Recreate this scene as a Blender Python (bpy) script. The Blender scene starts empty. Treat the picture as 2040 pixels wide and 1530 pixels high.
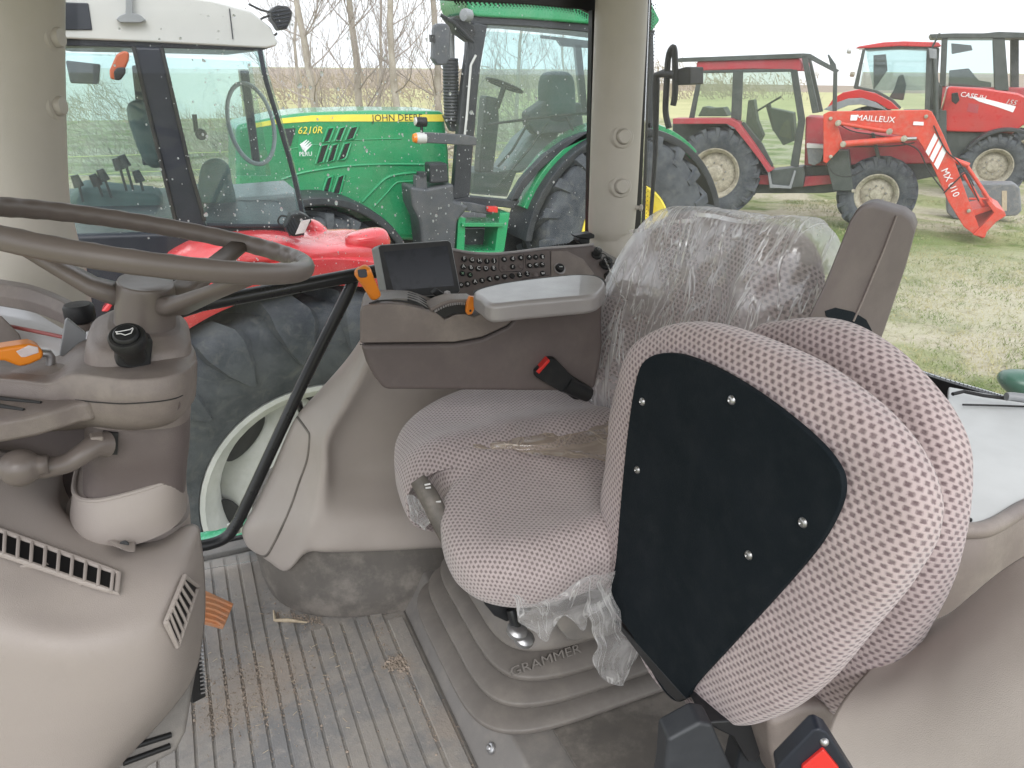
import bpy, bmesh, math, random
from mathutils import Vector as V, Matrix, Quaternion, noise
random.seed(7)
sc = bpy.context.scene
col = sc.collection
R = math.radians
# ------------------------------------------------------------------ camera
F = 1500.; CZ = 2.75; pit = R(22.8); yaw = R(24); rol = R(0.5)
fw = V((math.sin(yaw)*math.cos(pit), math.cos(yaw)*math.cos(pit), -math.sin(pit)))
r0 = V((math.cos(yaw), -math.sin(yaw), 0)); u0 = r0.cross(fw)
RR = r0*math.cos(rol)+u0*math.sin(rol); UU = -r0*math.sin(rol)+u0*math.cos(rol)
CC = V((0, 0, CZ))
cam = bpy.data.objects.new('camera', bpy.data.cameras.new('camera')); col.objects.link(cam)
cam.data.sensor_width = 36; cam.data.lens = F/2040*36; cam.data.clip_start = .02; cam.data.clip_end = 3000
M = Matrix((RR, UU, -fw)).transposed().to_4x4(); M.translation = CC; cam.matrix_world = M
sc.camera = cam

def ray(x, y): return fw+RR*((x-1020)/F)-UU*((y-765)/F)
def oY(x, y, v): d = ray(x, y); return CC+d*(v/d.y)
def oX(x, y, v): d = ray(x, y); return CC+d*(v/d.x)
def oZ(x, y, v): d = ray(x, y); return CC+d*((v-CZ)/d.z)
def oD(x, y, D): return CC+ray(x, y)*D
def oP(x, y, p0, n): d = ray(x, y); return CC+d*((p0-CC).dot(n)/d.dot(n))

class Frame:            # a vertical plane through a point along a heading; off = distance behind it
    def __init__(s, p0, d):
        s.p0 = V(p0); s.d = V(d).normalized(); s.n = V((0, 0, 1)).cross(s.d)
        if s.n.dot(s.p0-CC) < 0: s.n = -s.n
    def at(s, x, y, off=0): return oP(x, y, s.p0+s.n*off, s.n)
def FY(Y): return Frame((0.0, Y, 0.0), (1, 0, 0))

# ------------------------------------------------------------------ materials
MATS = {}
def nd(nt, typ, **kw):
    n = nt.nodes.new(typ)
    for k, v in kw.items():
        if k in n.inputs: n.inputs[k].default_value = v
        else: setattr(n, k, v)
    return n
def mth(nt, op, a, b=None, c=None):
    n = nt.nodes.new('ShaderNodeMath'); n.operation = op
    for i, v in enumerate((a, b, c)):
        if v is None: continue
        if isinstance(v, (int, float)): n.inputs[i].default_value = v
        else: nt.links.new(v, n.inputs[i])
    return n.outputs[0]
def mixc(nt, f, a, b):
    n = nt.nodes.new('ShaderNodeMix'); n.data_type = 'RGBA'
    for i, v in ((0, f), (6, a), (7, b)):
        if isinstance(v, (int, float)): n.inputs[i].default_value = v
        elif isinstance(v, tuple): n.inputs[i].default_value = (*v[:3], 1)
        else: nt.links.new(v, n.inputs[i])
    return n.outputs[2]
def noi(nt, scale, detail=3, rough=.55, vec=None, dist=0.):
    n = nd(nt, 'ShaderNodeTexNoise', Scale=scale, Detail=detail, Roughness=rough, Distortion=dist)
    if vec is not None: nt.links.new(vec, n.inputs['Vector'])
    return n.outputs['Fac']
def ramp(nt, v, a, b): 
    n = nt.nodes.new('ShaderNodeMapRange'); n.interpolation_type = 'SMOOTHSTEP'
    nt.links.new(v, n.inputs[0]); n.inputs[1].default_value = a; n.inputs[2].default_value = b
    return n.outputs[0]
def newmat(name):
    m = bpy.data.materials.new(name); m.use_nodes = True; nt = m.node_tree
    p = nt.nodes['Principled BSDF']; MATS[name] = m
    return m, nt, p
def objc(nt): return nt.nodes.new('ShaderNodeTexCoord').outputs['Object']
def geo(nt): return nt.nodes.new('ShaderNodeNewGeometry').outputs['Position']
def mat(name, c, rough=.5, c2=None, sc_=6., lo=.35, hi=.7, grain=0., gs=500., metal=0., coat=0., spec=.5, dust=0., dustc=(.36, .32, .27)):
    m, nt, p = newmat(name); L = nt.links; g = geo(nt)
    p.inputs['Roughness'].default_value = rough; p.inputs['Metallic'].default_value = metal
    p.inputs['Specular IOR Level'].default_value = spec; p.inputs['Coat Weight'].default_value = coat
    if c2 is None: c2 = tuple(x*.86 for x in c)
    cc = mixc(nt, ramp(nt, noi(nt, sc_, 5, .6, g), lo, hi), c, c2)
    if dust:
        a = ramp(nt, noi(nt, sc_*2.3, 7, .68, g), .42, .72)
        cc = mixc(nt, mth(nt, 'MULTIPLY', a, dust), cc, dustc)
    L.new(cc, p.inputs['Base Color'])
    rn = mth(nt, 'MULTIPLY_ADD', noi(nt, sc_*4, 4, .6, g), .22, rough-.11); L.new(rn, p.inputs['Roughness'])
    if grain:
        b = nd(nt, 'ShaderNodeBump', Strength=grain, Distance=.002); L.new(noi(nt, gs, 2, .5, g), b.inputs['Height'])
        L.new(b.outputs[0], p.inputs['Normal'])
    return m

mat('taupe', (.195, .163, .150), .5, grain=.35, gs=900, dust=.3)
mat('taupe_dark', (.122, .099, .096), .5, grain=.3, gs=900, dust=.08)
mat('wheel_plastic', (.155, .130, .118), .36, grain=.08, gs=700)
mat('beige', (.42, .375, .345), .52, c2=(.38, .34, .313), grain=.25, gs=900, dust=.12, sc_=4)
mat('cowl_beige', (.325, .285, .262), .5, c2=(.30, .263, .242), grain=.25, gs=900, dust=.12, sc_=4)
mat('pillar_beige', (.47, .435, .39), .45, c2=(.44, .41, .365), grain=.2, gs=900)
mat('arm_pad', (.29, .272, .27), .33, grain=.15, gs=900, coat=.25, spec=.6)
mat('grey_plastic', (.18, .168, .158), .5, c2=(.145, .136, .128), grain=.25, gs=700, dust=.45, dustc=(.28, .255, .225))
mat('base_grey', (.12, .107, .094), .6, c2=(.09, .082, .074), grain=.2, gs=500, dust=.7, dustc=(.24, .215, .19), sc_=5)
mat('bellows', (.145, .13, .118), .55, c2=(.12, .108, .098), grain=.15, gs=400, dust=.3, dustc=(.26, .235, .205), sc_=5)
mat('black_metal', (.012, .013, .015), .3, c2=(.018, .019, .021))
mat('black_plastic', (.014, .015, .017), .45, grain=.2, gs=800, dust=.05, spec=.35)
mat('black_rubber', (.02, .02, .02), .7, grain=.3)
mat('board', (.006, .010, .0135), .8, c2=(.009, .013, .017), grain=.35, gs=500, sc_=12, spec=.15, dust=.014, dustc=(.3, .3, .3))
mat('frit', (.008, .008, .009), .4)
mat('screen', (.028, .031, .040), .2, spec=.25, c2=(.02, .023, .03), sc_=28, lo=.5, hi=.62)
mat('cap_green', (.015, .11, .065), .3)
mat('rust_orange', (.42, .09, .03), .4)
mat('orange', (.80, .25, .02), .36, c2=(.74, .22, .02))
mat('orange_pedal', (.55, .22, .09), .6, c2=(.5, .25, .13), grain=.3, dust=.5, sc_=12)
mat('steel', (.45, .45, .46), .38, metal=.9, c2=(.3, .3, .3), dust=.2)
mat('white_print', (.75, .75, .75), .5)
mat('green_print', (.3, .55, .35), .5)
mat('red_button', (.62, .03, .025), .35)
mat('dash_white', (.72, .73, .75), .15)
mat('dash_red', (.35, .08, .07), .3)
mat('window_grey', (.25, .26, .27), .4, c2=(.2, .21, .22))
mat('shelf_grey', (.52, .53, .53), .45, c2=(.48, .49, .49), grain=.1)
mat('mf_grey', (.52, .52, .50), .35, c2=(.46, .46, .45), coat=.3, sc_=3)
mat('mf_dark', (.015, .018, .027), .4, c2=(.025, .028, .038), spec=.35)
mat('mf_red', (.68, .045, .055), .25, c2=(.60, .05, .06), coat=.6, sc_=5, dust=.25, dustc=(.62, .25, .25))  # pink of the sky reflection put into the colour, plus light dust
mat('jd_green', (.014, .255, .098), .28, c2=(.012, .22, .082), coat=.5, sc_=3, dust=.08)
mat('jd_green_side', (.016, .29, .115), .3, c2=(.013, .25, .095), coat=.5, sc_=2)
mat('jd_yellow', (.85, .70, .09), .35)
mat('jd_black', (.019, .022, .027), .5, c2=(.032, .035, .041), sc_=5, dust=.12, dustc=(.12, .125, .13))
mat('jd_grey', (.065, .07, .08), .5, c2=(.05, .055, .06), sc_=5, dust=.1)
mat('loader_red', (.62, .050, .024), .42, c2=(.52, .06, .034), sc_=6, dust=.22)
mat('old_red', (.38, .035, .05), .5, c2=(.32, .05, .06), sc_=3, dust=.25, dustc=(.3, .17, .15))
mat('case_red', (.50, .016, .018), .3, c2=(.42, .028, .028), coat=.5, sc_=2)
mat('cream_rim', (.42, .385, .30), .6, c2=(.27, .235, .18), sc_=9, dust=.75, dustc=(.17, .15, .12))
mat('white_rim', (.62, .62, .61), .45, c2=(.5, .51, .5), sc_=7, dust=.25, dustc=(.35, .35, .3))
mat('dark_frame', (.045, .055, .05), .5, c2=(.07, .08, .075), sc_=5)
mat('implement_grey', (.15, .16, .17), .5, c2=(.11, .12, .13), dust=.3)
mat('bark', (.42, .375, .32), .85, c2=(.27, .235, .19), sc_=3, grain=.6, gs=20)
mat('twig', (.36, .31, .28), .85, c2=(.27, .23, .205), sc_=1)
mat('brush', (.36, .30, .23), .9, c2=(.24, .205, .16), sc_=.8)
mat('shed_white', (.80, .81, .82), .5, c2=(.74, .76, .78), sc_=.2)
mat('shed_blue', (.25, .30, .36), .5)
mat('soil', (.33, .27, .22), .95, c2=(.2, .165, .13), sc_=40, grain=.8, gs=160)
mat('straw', (.5, .42, .3), .8, c2=(.35, .28, .2), sc_=60)
mat('amber', (.8, .22, .02), .25)
mat('lamp_lens', (.7, .62, .62), .12, c2=(.6, .5, .5), sc_=40)
mat('wire_yellow', (.62, .60, .25), .5)
mat('seat_far', (.05, .09, .09), .7)

# tyre rubber
m, nt, p = newmat('tyre'); L = nt.links; g = geo(nt)
a = mixc(nt, ramp(nt, noi(nt, 4, 8, .7, g), .36, .66), (.030, .036, .046), (.078, .086, .096))
a = mixc(nt, mth(nt, 'MULTIPLY', ramp(nt, noi(nt, 11, 8, .72, g, 1.0), .5, .68), .32), a, (.17, .17, .15))
L.new(a, p.inputs['Base Color']); p.inputs['Roughness'].default_value = .75
b = nd(nt, 'ShaderNodeBump', Strength=.4, Distance=.006); L.new(noi(nt, 60, 6, .7, g), b.inputs['Height']); L.new(b.outputs[0], p.inputs['Normal'])

# woven seat fabric: rows of small dark tufts, UV in metres
def fabric(name, light, dark, du=.0135, dv=.0085):
    m, nt, p = newmat(name); L = nt.links
    tc = nt.nodes.new('ShaderNodeTexCoord'); s = nt.nodes.new('ShaderNodeSeparateXYZ'); L.new(tc.outputs['UV'], s.inputs[0])
    wob = noi(nt, 60, 2, .5, tc.outputs['UV'])
    v = mth(nt, 'DIVIDE', s.outputs[1], dv); v = mth(nt, 'MULTIPLY_ADD', wob, .35, v)
    row = mth(nt, 'FLOOR', v); off = mth(nt, 'MULTIPLY', mth(nt, 'MODULO', mth(nt, 'ADD', row, 4000), 2), .5)
    u = mth(nt, 'ADD', mth(nt, 'DIVIDE', s.outputs[0], du), off)
    fu = mth(nt, 'ABSOLUTE', mth(nt, 'SUBTRACT', mth(nt, 'FRACT', mth(nt, 'ADD', u, 4000)), .5))
    fv = mth(nt, 'ABSOLUTE', mth(nt, 'SUBTRACT', mth(nt, 'FRACT', mth(nt, 'ADD', v, 4000)), .5))
    e = noi(nt, 520, 3, .65, tc.outputs['UV'])
    du_ = ramp(nt, mth(nt, 'MULTIPLY_ADD', e, .30, fu), .56, .26); dv_ = ramp(nt, mth(nt, 'MULTIPLY_ADD', e, .30, fv), .62, .32)
    dot = mth(nt, 'MULTIPLY', du_, dv_)
    lc = mixc(nt, ramp(nt, noi(nt, 9, 5, .6, tc.outputs['UV']), .35, .7), light, tuple(x*.88 for x in light))
    lc = mixc(nt, mth(nt, 'MULTIPLY', noi(nt, 1200, 2, .7, tc.outputs['UV']), .35), lc, tuple(x*.6 for x in light))
    cc = mixc(nt, mth(nt, 'MULTIPLY', dot, mth(nt, 'MULTIPLY_ADD', noi(nt, 140, 2, .6, tc.outputs['UV']), .7, .50)), lc, dark)
    L.new(cc, p.inputs['Base Color']); p.inputs['Roughness'].default_value = .9
    p.inputs['Specular IOR Level'].default_value = .15
    p.inputs['Sheen Weight'].default_value = .35
    h = mth(nt, 'MULTIPLY_ADD', noi(nt, 1500, 2, .7, tc.outputs['UV']), .35, mth(nt, 'MULTIPLY', dot, -1.))
    b = nd(nt, 'ShaderNodeBump', Strength=.5, Distance=.0025); L.new(h, b.inputs['Height']); L.new(b.outputs[0], p.inputs['Normal'])
    return m
fabric('fabric', (.52, .425, .425), (.125, .085, .092), .0118, .0078)
fabric('fabric_fine', (.49, .42, .415), (.15, .12, .122), .0100, .0068)
fabric('fabric_back', (.60, .51, .50), (.13, .095, .098), .0125, .0085)

def glass(name, tint, refl=.08, veil=0., veilc=(.5, .6, .62)):
    m, nt, p = newmat(name); L = nt.links
    out = nt.nodes['Material Output']; nt.nodes.remove(p)
    t = nd(nt, 'ShaderNodeBsdfTransparent'); t.inputs[0].default_value = (*tint, 1)
    g = nd(nt, 'ShaderNodeBsdfGlossy', Roughness=.02)
    lw = nd(nt, 'ShaderNodeLayerWeight', Blend=.25)
    f = mth(nt, 'MULTIPLY_ADD', lw.outputs['Fresnel'], .55, refl*.5)
    mx = nt.nodes.new('ShaderNodeMixShader'); L.new(f, mx.inputs[0]); L.new(t.outputs[0], mx.inputs[1]); L.new(g.outputs[0], mx.inputs[2])
    o = mx.outputs[0]
    if veil:
        d = nd(nt, 'ShaderNodeBsdfDiffuse'); d.inputs[0].default_value = (*veilc, 1)
        m2 = nt.nodes.new('ShaderNodeMixShader'); m2.inputs[0].default_value = veil
        L.new(o, m2.inputs[1]); L.new(d.outputs[0], m2.inputs[2]); o = m2.outputs[0]
    L.new(o, out.inputs[0]); return m
glass('pane', (.97, .98, .98), .0, .015, (.8, .82, .84))
glass('pane_rear', (.97, .98, .98), .0, .045, (.85, .85, .83))
glass('pane_green', (.86, .935, .925), .10, .035, (.62, .70, .72))
glass('pane_old', (.85, .93, .88), .05, .08, (.5, .52, .42))

# crumpled clear film
def film(name, cov, tintc=(.86, .86, .87), sx=1.):
    m, nt, p = newmat(name); L = nt.links; out = nt.nodes['Material Output']; nt.nodes.remove(p)
    tc = nt.nodes.new('ShaderNodeTexCoord'); mp = nt.nodes.new('ShaderNodeMapping'); L.new(tc.outputs['UV'], mp.inputs[0])
    mp.inputs['Scale'].default_value = (9*sx, 1.4*sx, 1); mp.inputs['Rotation'].default_value = (0, 0, .25)
    n1 = noi(nt, 2.4, 3, .5, mp.outputs[0], 1.4)
    rid = mth(nt, 'ABSOLUTE', mth(nt, 'SUBTRACT', n1, .5)); rid = ramp(nt, rid, .03, .0)
    n2 = ramp(nt, noi(nt, 7, 5, .6, tc.outputs['UV'], .8), .35, .75)
    t = nd(nt, 'ShaderNodeBsdfTransparent'); t.inputs[0].default_value = (.97, .97, .97, 1)
    d = nd(nt, 'ShaderNodeBsdfDiffuse'); d.inputs[0].default_value = (*tintc, 1)
    tr = nd(nt, 'ShaderNodeBsdfTranslucent'); tr.inputs[0].default_value = (*tintc, 1)
    gl = nd(nt, 'ShaderNodeBsdfGlossy', Roughness=.16)
    bp = nd(nt, 'ShaderNodeBump', Strength=.35, Distance=.01)
    L.new(mth(nt, 'MULTIPLY_ADD', rid, .6, n1), bp.inputs['Height'])
    for q in (d, tr, gl): L.new(bp.outputs[0], q.inputs['Normal'])
    def mx(f, a, b):
        x = nt.nodes.new('ShaderNodeMixShader')
        if isinstance(f, float): x.inputs[0].default_value = f
        else: L.new(f, x.inputs[0])
        L.new(a, x.inputs[1]); L.new(b, x.inputs[2]); return x.outputs[0]
    s = mx(.45, d.outputs[0], tr.outputs[0]); s = mx(.3, s, gl.outputs[0])
    f = mth(nt, 'ADD', mth(nt, 'MULTIPLY_ADD', n2, cov*.7, cov*.55), mth(nt, 'MULTIPLY', rid, .42))
    f = mth(nt, 'MINIMUM', f, .95)
    L.new(mx(f, t.outputs[0], s), out.inputs[0]); return m
film('film', .48, (.96, .96, .97)); film('film_thick', .5, (.92, .92, .93), .55); film('film_amber', .72, (.74, .63, .50), .6)

# ------------------------------------------------------------------ mesh building
class MB:
    def __init__(s): s.v = []; s.f = []; s.uv = None; s.mi = []
    def add(s, vs, fs):
        o = len(s.v); s.v += [V(x) for x in vs]; s.f += [tuple(i+o for i in f) for f in fs]; return s
    def prism(s, pts, ext):
        n = len(pts); ext = V(ext); a = [V(p) for p in pts]
        return s.add(a+[p+ext for p in a], [tuple(range(n)), tuple(range(2*n-1, n-1, -1))]+[(i, i+n, (i+1) % n+n, (i+1) % n) for i in range(n)])
    def box(s, c, h, rot=None):
        c = V(c); q = rot if rot is not None else Matrix.Identity(3)
        vs = [c+q @ V((x*h[0], y*h[1], z*h[2])) for x in (-1, 1) for y in (-1, 1) for z in (-1, 1)]
        return s.add(vs, [(0, 1, 3, 2), (4, 6, 7, 5), (0, 4, 5, 1), (2, 3, 7, 6), (0, 2, 6, 4), (1, 5, 7, 3)])
    def ring(s, rings, close=True, cap0=True, cap1=True):
        n = len(rings[0]); vs = [p for r in rings for p in r]; fs = []
        for i in range(len(rings)-1):
            for j in range(n if close else n-1):
                k = (j+1) % n; fs.append((i*n+j, i*n+k, (i+1)*n+k, (i+1)*n+j))
        if cap0: fs.append(tuple(range(n-1, -1, -1)))
        if cap1: fs.append(tuple((len(rings)-1)*n+j for j in range(n)))
        return s.add(vs, fs)
    def tube(s, pts, r, n=12, cap=True):
        pts = [V(p) for p in pts]; rs = r if isinstance(r, (list, tuple)) else [r]*len(pts); rings = []; up = None
        for i, p in enumerate(pts):
            t = (pts[min(i+1, len(pts)-1)]-pts[max(i-1, 0)]).normalized()
            if up is None: up = t.orthogonal().normalized()
            up = (up-t*up.dot(t)).normalized(); b = t.cross(up)
            rings.append([p+(up*math.cos(2*math.pi*k/n)+b*math.sin(2*math.pi*k/n))*rs[i] for k in range(n)])
        return s.ring(rings, True, cap, cap)
    def lathe(s, c, ax, prof, n=32, caps=True):     # prof: (radius, height along axis)
        c = V(c); ax = V(ax).normalized(); a = ax.orthogonal().normalized(); b = ax.cross(a)
        return s.ring([[c+ax*h+(a*math.cos(2*math.pi*k/n)+b*math.sin(2*math.pi*k/n))*r for k in range(n)] for r, h in prof], True, caps, caps)
    def build(s, name, m, parent=None, bevel=0, seg=2, smooth=True, sub=0, solid=0, tag_=None):
        me = bpy.data.meshes.new(name); off = parent.matrix_world.translation.copy() if False else V((0, 0, 0))
        par = parent; org = V((0, 0, 0))
        while par is not None: org += par.location; par = par.parent
        me.from_pydata([tuple(p-org) for p in s.v], [], s.f); me.validate()
        bm = bmesh.new(); bm.from_mesh(me); bmesh.ops.recalc_face_normals(bm, faces=bm.faces[:]); bm.to_mesh(me); bm.free()
        if s.uv and len(s.uv) == len(me.vertices):
            ul = me.uv_layers.new(name='uv')
            for l in me.loops: ul.data[l.index].uv = s.uv[l.vertex_index]
        me.materials.append(MATS[m])
        if smooth: me.shade_smooth()
        o = bpy.data.objects.new(name, me); col.objects.link(o)
        if parent is not None: o.parent = parent
        if solid:
            d = o.modifiers.new('s', 'SOLIDIFY'); d.thickness = solid; d.offset = 0
        if bevel:
            d = o.modifiers.new('b', 'BEVEL'); d.width = bevel; d.segments = seg; d.limit_method = 'ANGLE'; d.angle_limit = R(32); d.harden_normals = True
        elif smooth and not sub and smooth != 'all':
            me.set_sharp_from_angle(angle=R(38))
        if sub:
            d = o.modifiers.new('u', 'SUBSURF'); d.levels = sub; d.render_levels = sub
        return o
def tag(o, label=None, cat=None, group=None, kind=None):
    if label: o['label'] = label
    if cat: o['category'] = cat
    if group: o['group'] = group
    if kind: o['kind'] = kind
    return o
def thing(name, label, cat, loc=(0, 0, 0), group=None):
    o = bpy.data.objects.new(name, None); col.objects.link(o); o.location = loc; o.empty_display_size = .05
    return tag(o, label, cat, group)
def crom(pts, per=6, closed=True):
    n = len(pts); out = []
    for i in range(n if closed else n-1):
        if closed: a, b, c, d = (pts[(i+k-1) % n] for k in range(4))
        else: a, b, c, d = pts[max(i-1, 0)], pts[i], pts[i+1], pts[min(i+2, n-1)]
        for k in range(per):
            t = k/per; out.append(.5*((2*b)+(-a+c)*t+(2*a-5*b+4*c-d)*t*t+(-a+3*b-3*c+d)*t**3))
    if not closed: out.append(pts[-1])
    return out
def pillow(outline, n, hf, hb, p=3., per=6, rings=22, disp=None, pb=None, closed_back=True, rot=0, cen=None):
    """cushion: outline on its widest plane, puffed hf along n and hb the other way; UV in metres of arc length"""
    o = crom([V(q) for q in outline], per); n = V(n).normalized(); N = len(o)
    c = V(cen) if cen else sum(o, V())/N
    ux = (o[0]-c); ux = (ux-n*ux.dot(n)).normalized()
    ref = V((0, 0, 1)) if abs(n.z) < .7 else V((1, 0, 0))
    uy = (ref-n*ref.dot(n)).normalized(); ux = uy.cross(n)
    if rot: q = Quaternion(n, rot); ux = q @ ux; uy = q @ uy
    mb = MB(); mb.uv = []; pb = pb or p; rs = []
    for i in range(rings+1):
        t = math.pi*i/rings
        pp = p if t <= math.pi/2 else pb; s_, c_ = max(math.sin(t), 0), math.cos(t)
        r = s_**(2/pp); h = (abs(c_)**(2/pp))*(hf if c_ > 0 else -hb)
        rs.append((max(r, .002), h))
    s_prev = [0.]*N; prev = None
    for i, (r, h) in enumerate(rs):
        ringp = []
        for j in range(N):
            q = c+(o[j]-c)*r+n*h
            if disp: q = q+disp(q, r, h)
            ringp.append(q)
        if prev: s_prev = [s_prev[j]+(ringp[j]-prev[j]).length for j in range(N)]
        for j in range(N):
            d = o[j]-c; d = d-n*d.dot(n); L_ = max(d.length, 1e-6)
            mb.uv.append((d.dot(ux)/L_*s_prev[j], d.dot(uy)/L_*s_prev[j]))
        mb.v += ringp; prev = ringp
    for i in range(rings):
        for j in range(N):
            k = (j+1) % N; mb.f.append((i*N+j, i*N+k, (i+1)*N+k, (i+1)*N+j))
    mb.f.append(tuple(range(N))); mb.f.append(tuple(rings*N+j for j in range(N-1, -1, -1)))
    return mb
def skin(rows, per=5):
    """smooth surface through rows of points"""
    rows = [crom([V(p) for p in r], per, False) for r in rows]
    cols = [crom([r[j] for r in rows], per, False) for j in range(len(rows[0]))]
    mb = MB(); nr = len(cols[0]); nc = len(cols); mb.uv = []
    for i in range(nr):
        for j in range(nc): mb.v.append(cols[j][i]); mb.uv.append((j/nc*.4, i/nr*.4))
    mb.f = [(i*nc+j, i*nc+j+1, (i+1)*nc+j+1, (i+1)*nc+j) for i in range(nr-1) for j in range(nc-1)]
    return mb
def loft(secs, n=40, e=2.6, per=5, cap=True):
    """secs: (cx, cy, z, a, b[, e]) superelliptic horizontal sections, smoothed along z"""
    S = crom([V((s[0], s[1], s[2])) for s in secs], per, False); T = crom([V((s[3], s[4], s[5] if len(s) > 5 else e)) for s in secs], per, False)
    rings = []
    for s, t in zip(S, T):
        r = []
        for k in range(n):
            a = 2*math.pi*k/n; c, d = math.cos(a), math.sin(a)
            r.append(V((s.x+math.copysign(abs(c)**(2/t.z), c)*t.x, s.y+math.copysign(abs(d)**(2/t.z), d)*t.y, s.z)))
        rings.append(r)
    mb = MB(); mb.ring(rings, True, cap, cap); return mb
def text(name, s, size, p, xdir, up, m, parent, ext=.0008, shear=0., align='CENTER', sx=1.):
    cu = bpy.data.curves.new(name, 'FONT'); cu.body = s; cu.size = size; cu.align_x = align; cu.align_y = 'CENTER'; cu.extrude = ext; cu.shear = shear; cu.resolution_u = 2
    t = bpy.data.objects.new(name, cu); me = bpy.data.meshes.new_from_object(t); bpy.data.objects.remove(t)
    me.materials.append(MATS[m]); o = bpy.data.objects.new(name, me); col.objects.link(o)
    x = V(xdir).normalized(); z = x.cross(V(up)).normalized(); y = z.cross(x)
    Mx = Matrix((x*sx, y, z)).transposed().to_4x4(); org = V((0, 0, 0)); par = parent
    while par is not None: org += par.location; par = par.parent
    Mx.translation = V(p)-org; o.matrix_local = Mx
    if parent is not None: o.parent = parent
    o.matrix_local = Mx
    return o
def slab(fr, px, o0, o1, mb=None):
    mb = mb or MB(); return mb.prism([fr.at(x, y, o0) for x, y in px], fr.n*(o1-o0))
# ================================================================== cab shell
cab = thing('tractor_cab', 'beige lined tractor cab we look into, with round pillars, black window frames and wet glass', 'tractor cab', (.3, 1.2, 1.5))
mb = MB(); mb.box((.35, .85, 1.488), (1.15, 1.06, .010)); fl = mb.build('floor_pan', 'grey_plastic', cab)
# ribbed rubber mat
m, nt, p = newmat('mat_rubber'); L = nt.links; g = geo(nt)
n1 = noi(nt, 7, 8, .7, g, .6)
cc = mixc(nt, ramp(nt, n1, .36, .62), (.195, .192, .192), (.285, .262, .238))
cc = mixc(nt, mth(nt, 'MULTIPLY', ramp(nt, noi(nt, 38, 8, .72, g), .52, .66), .5), cc, (.36, .33, .29))
cc = mixc(nt, mth(nt, 'MULTIPLY', ramp(nt, noi(nt, 2.2, 6, .7, g, 1.2), .52, .66), .6), cc, (.33, .29, .25))
for sx_, sy_, rr_ in ((500, 1375, .13), (560, 1330, .10), (430, 1430, .07), (800, 1330, .05), (890, 1450, .05)):      # spilt soil stains on the mat
    vd = nd(nt, 'ShaderNodeVectorMath', operation='DISTANCE'); L.new(g, vd.inputs[0]); vd.inputs[1].default_value = oZ(sx_, sy_, 1.503)
    dd_ = mth(nt, 'MULTIPLY_ADD', noi(nt, 26, 8, .75, g, .8), -.22, mth(nt, 'ADD', vd.outputs['Value'], .11))
    cc = mixc(nt, mth(nt, 'MULTIPLY', ramp(nt, dd_, rr_, rr_*.3), .62), cc, (.315, .268, .228))
L.new(cc, p.inputs['Base Color']); p.inputs['Roughness'].default_value = .62
b = nd(nt, 'ShaderNodeBump', Strength=.5, Distance=.004); L.new(noi(nt, 120, 6, .7, g), b.inputs['Height']); L.new(b.outputs[0], p.inputs['Normal'])
mt = thing('floor_mat', 'dusty grey rubber cab mat with long parallel ribs', 'floor mat', (0, 1.2, 1.5))
mb = MB(); mb.box((-.1, .95, 1.4995), (.47, .945, .0015)); mb.build('mat_base', 'mat_rubber', mt)
mb = MB(); x = -.56
while x < .30:
    y0, y1 = -.0, 1.885
    if x > .02: y1 = 1.60 if x < .12 else 1.50
    mb.prism([(x, y0, 1.501), (x+.0275, y0, 1.501), (x+.0275, y1, 1.501), (x, y1, 1.501)], (0, 0, .0042)); x += .034
mb.build('rib', 'mat_rubber', mt, bevel=.0012)
tag(bpy.data.objects['rib'], kind='stuff')
mb = MB(); mb.prism([(.325, -.02, 1.501), (.365, -.02, 1.501), (.362, 1.46, 1.501), (.325, 1.46, 1.501)], (0, 0, .008)); mb.build('edge_strip', 'mat_rubber', mt, bevel=.002)
# sill under far window
mb = MB(); mb.box((.2, 1.925, 1.503), (1.0, .022, .011)); mb.build('window_sill', 'grey_plastic', cab, bevel=.004)
mb = MB(); mb.box((.2, 1.955, 1.507), (1.0, .006, .012)); mb.build('sill_seal', 'black_rubber', cab)
mb = MB(); mb.box((.25, .93, 3.16), (1.20, .96, .03)); mb.build('roof_lining', 'pillar_beige', cab, bevel=.02)
# pillars
def pillar(px, Yp, flare, knobs, name='pillar'):
    pts = [oY(x, y, Yp) for x, y, w in px]; rad = []
    for (x, y, w), q in zip(px, pts): rad.append(w/2/F*(q-CC).dot(fw))
    pp = crom([V((*q.xy, q.z)) for q in pts], 6, False); rr = crom([V((r, 0, 0)) for r in rad], 6, False)
    mb = MB().tube(pp, [r.x for r in rr], 40); o = mb.build(name, 'pillar_beige', cab); return o
pr_ = pillar([(1245, -260, 104), (1240, -60, 104), (1236, 60, 104), (1228, 240, 100), (1222, 380, 96), (1218, 452, 92), (1218, 462, 86), (1219, 474, 88), (1220, 500, 104), (1221, 540, 134), (1221, 600, 150), (1221, 700, 150)], 1.72, 0, None)
pl_ = pillar([(42, -260, 150), (44, -60, 150), (46, 100, 146), (50, 300, 146), (54, 400, 150), (58, 460, 166), (60, 540, 200), (60, 700, 240)], 1.70, 0, None)
def plug(px, py, Yp, r, towards, par):
    c = oY(px, py, Yp); d = V(towards).normalized()
    mb = MB().lathe(c-d*.02, d, [(r*1.75, 0), (r*1.72, .020), (r*1.5, .026), (r*1.12, .028), (r*1.08, .024), (r*1.05, .024), (r*1.04, .034), (r*.9, .038), (.001, .0385)], 32)
    mb.build('pillar_plug', 'pillar_beige', par, smooth=True)
for x, y in ((1240, 272), (1236, 371)): plug(x, y, 1.665, .0175, (-.15, -1, .12), pr_)
for x, y in ((103, 75), (107, 211)): plug(x, y, 1.672, .0165, (.93, -.42, .03), pl_)
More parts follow.
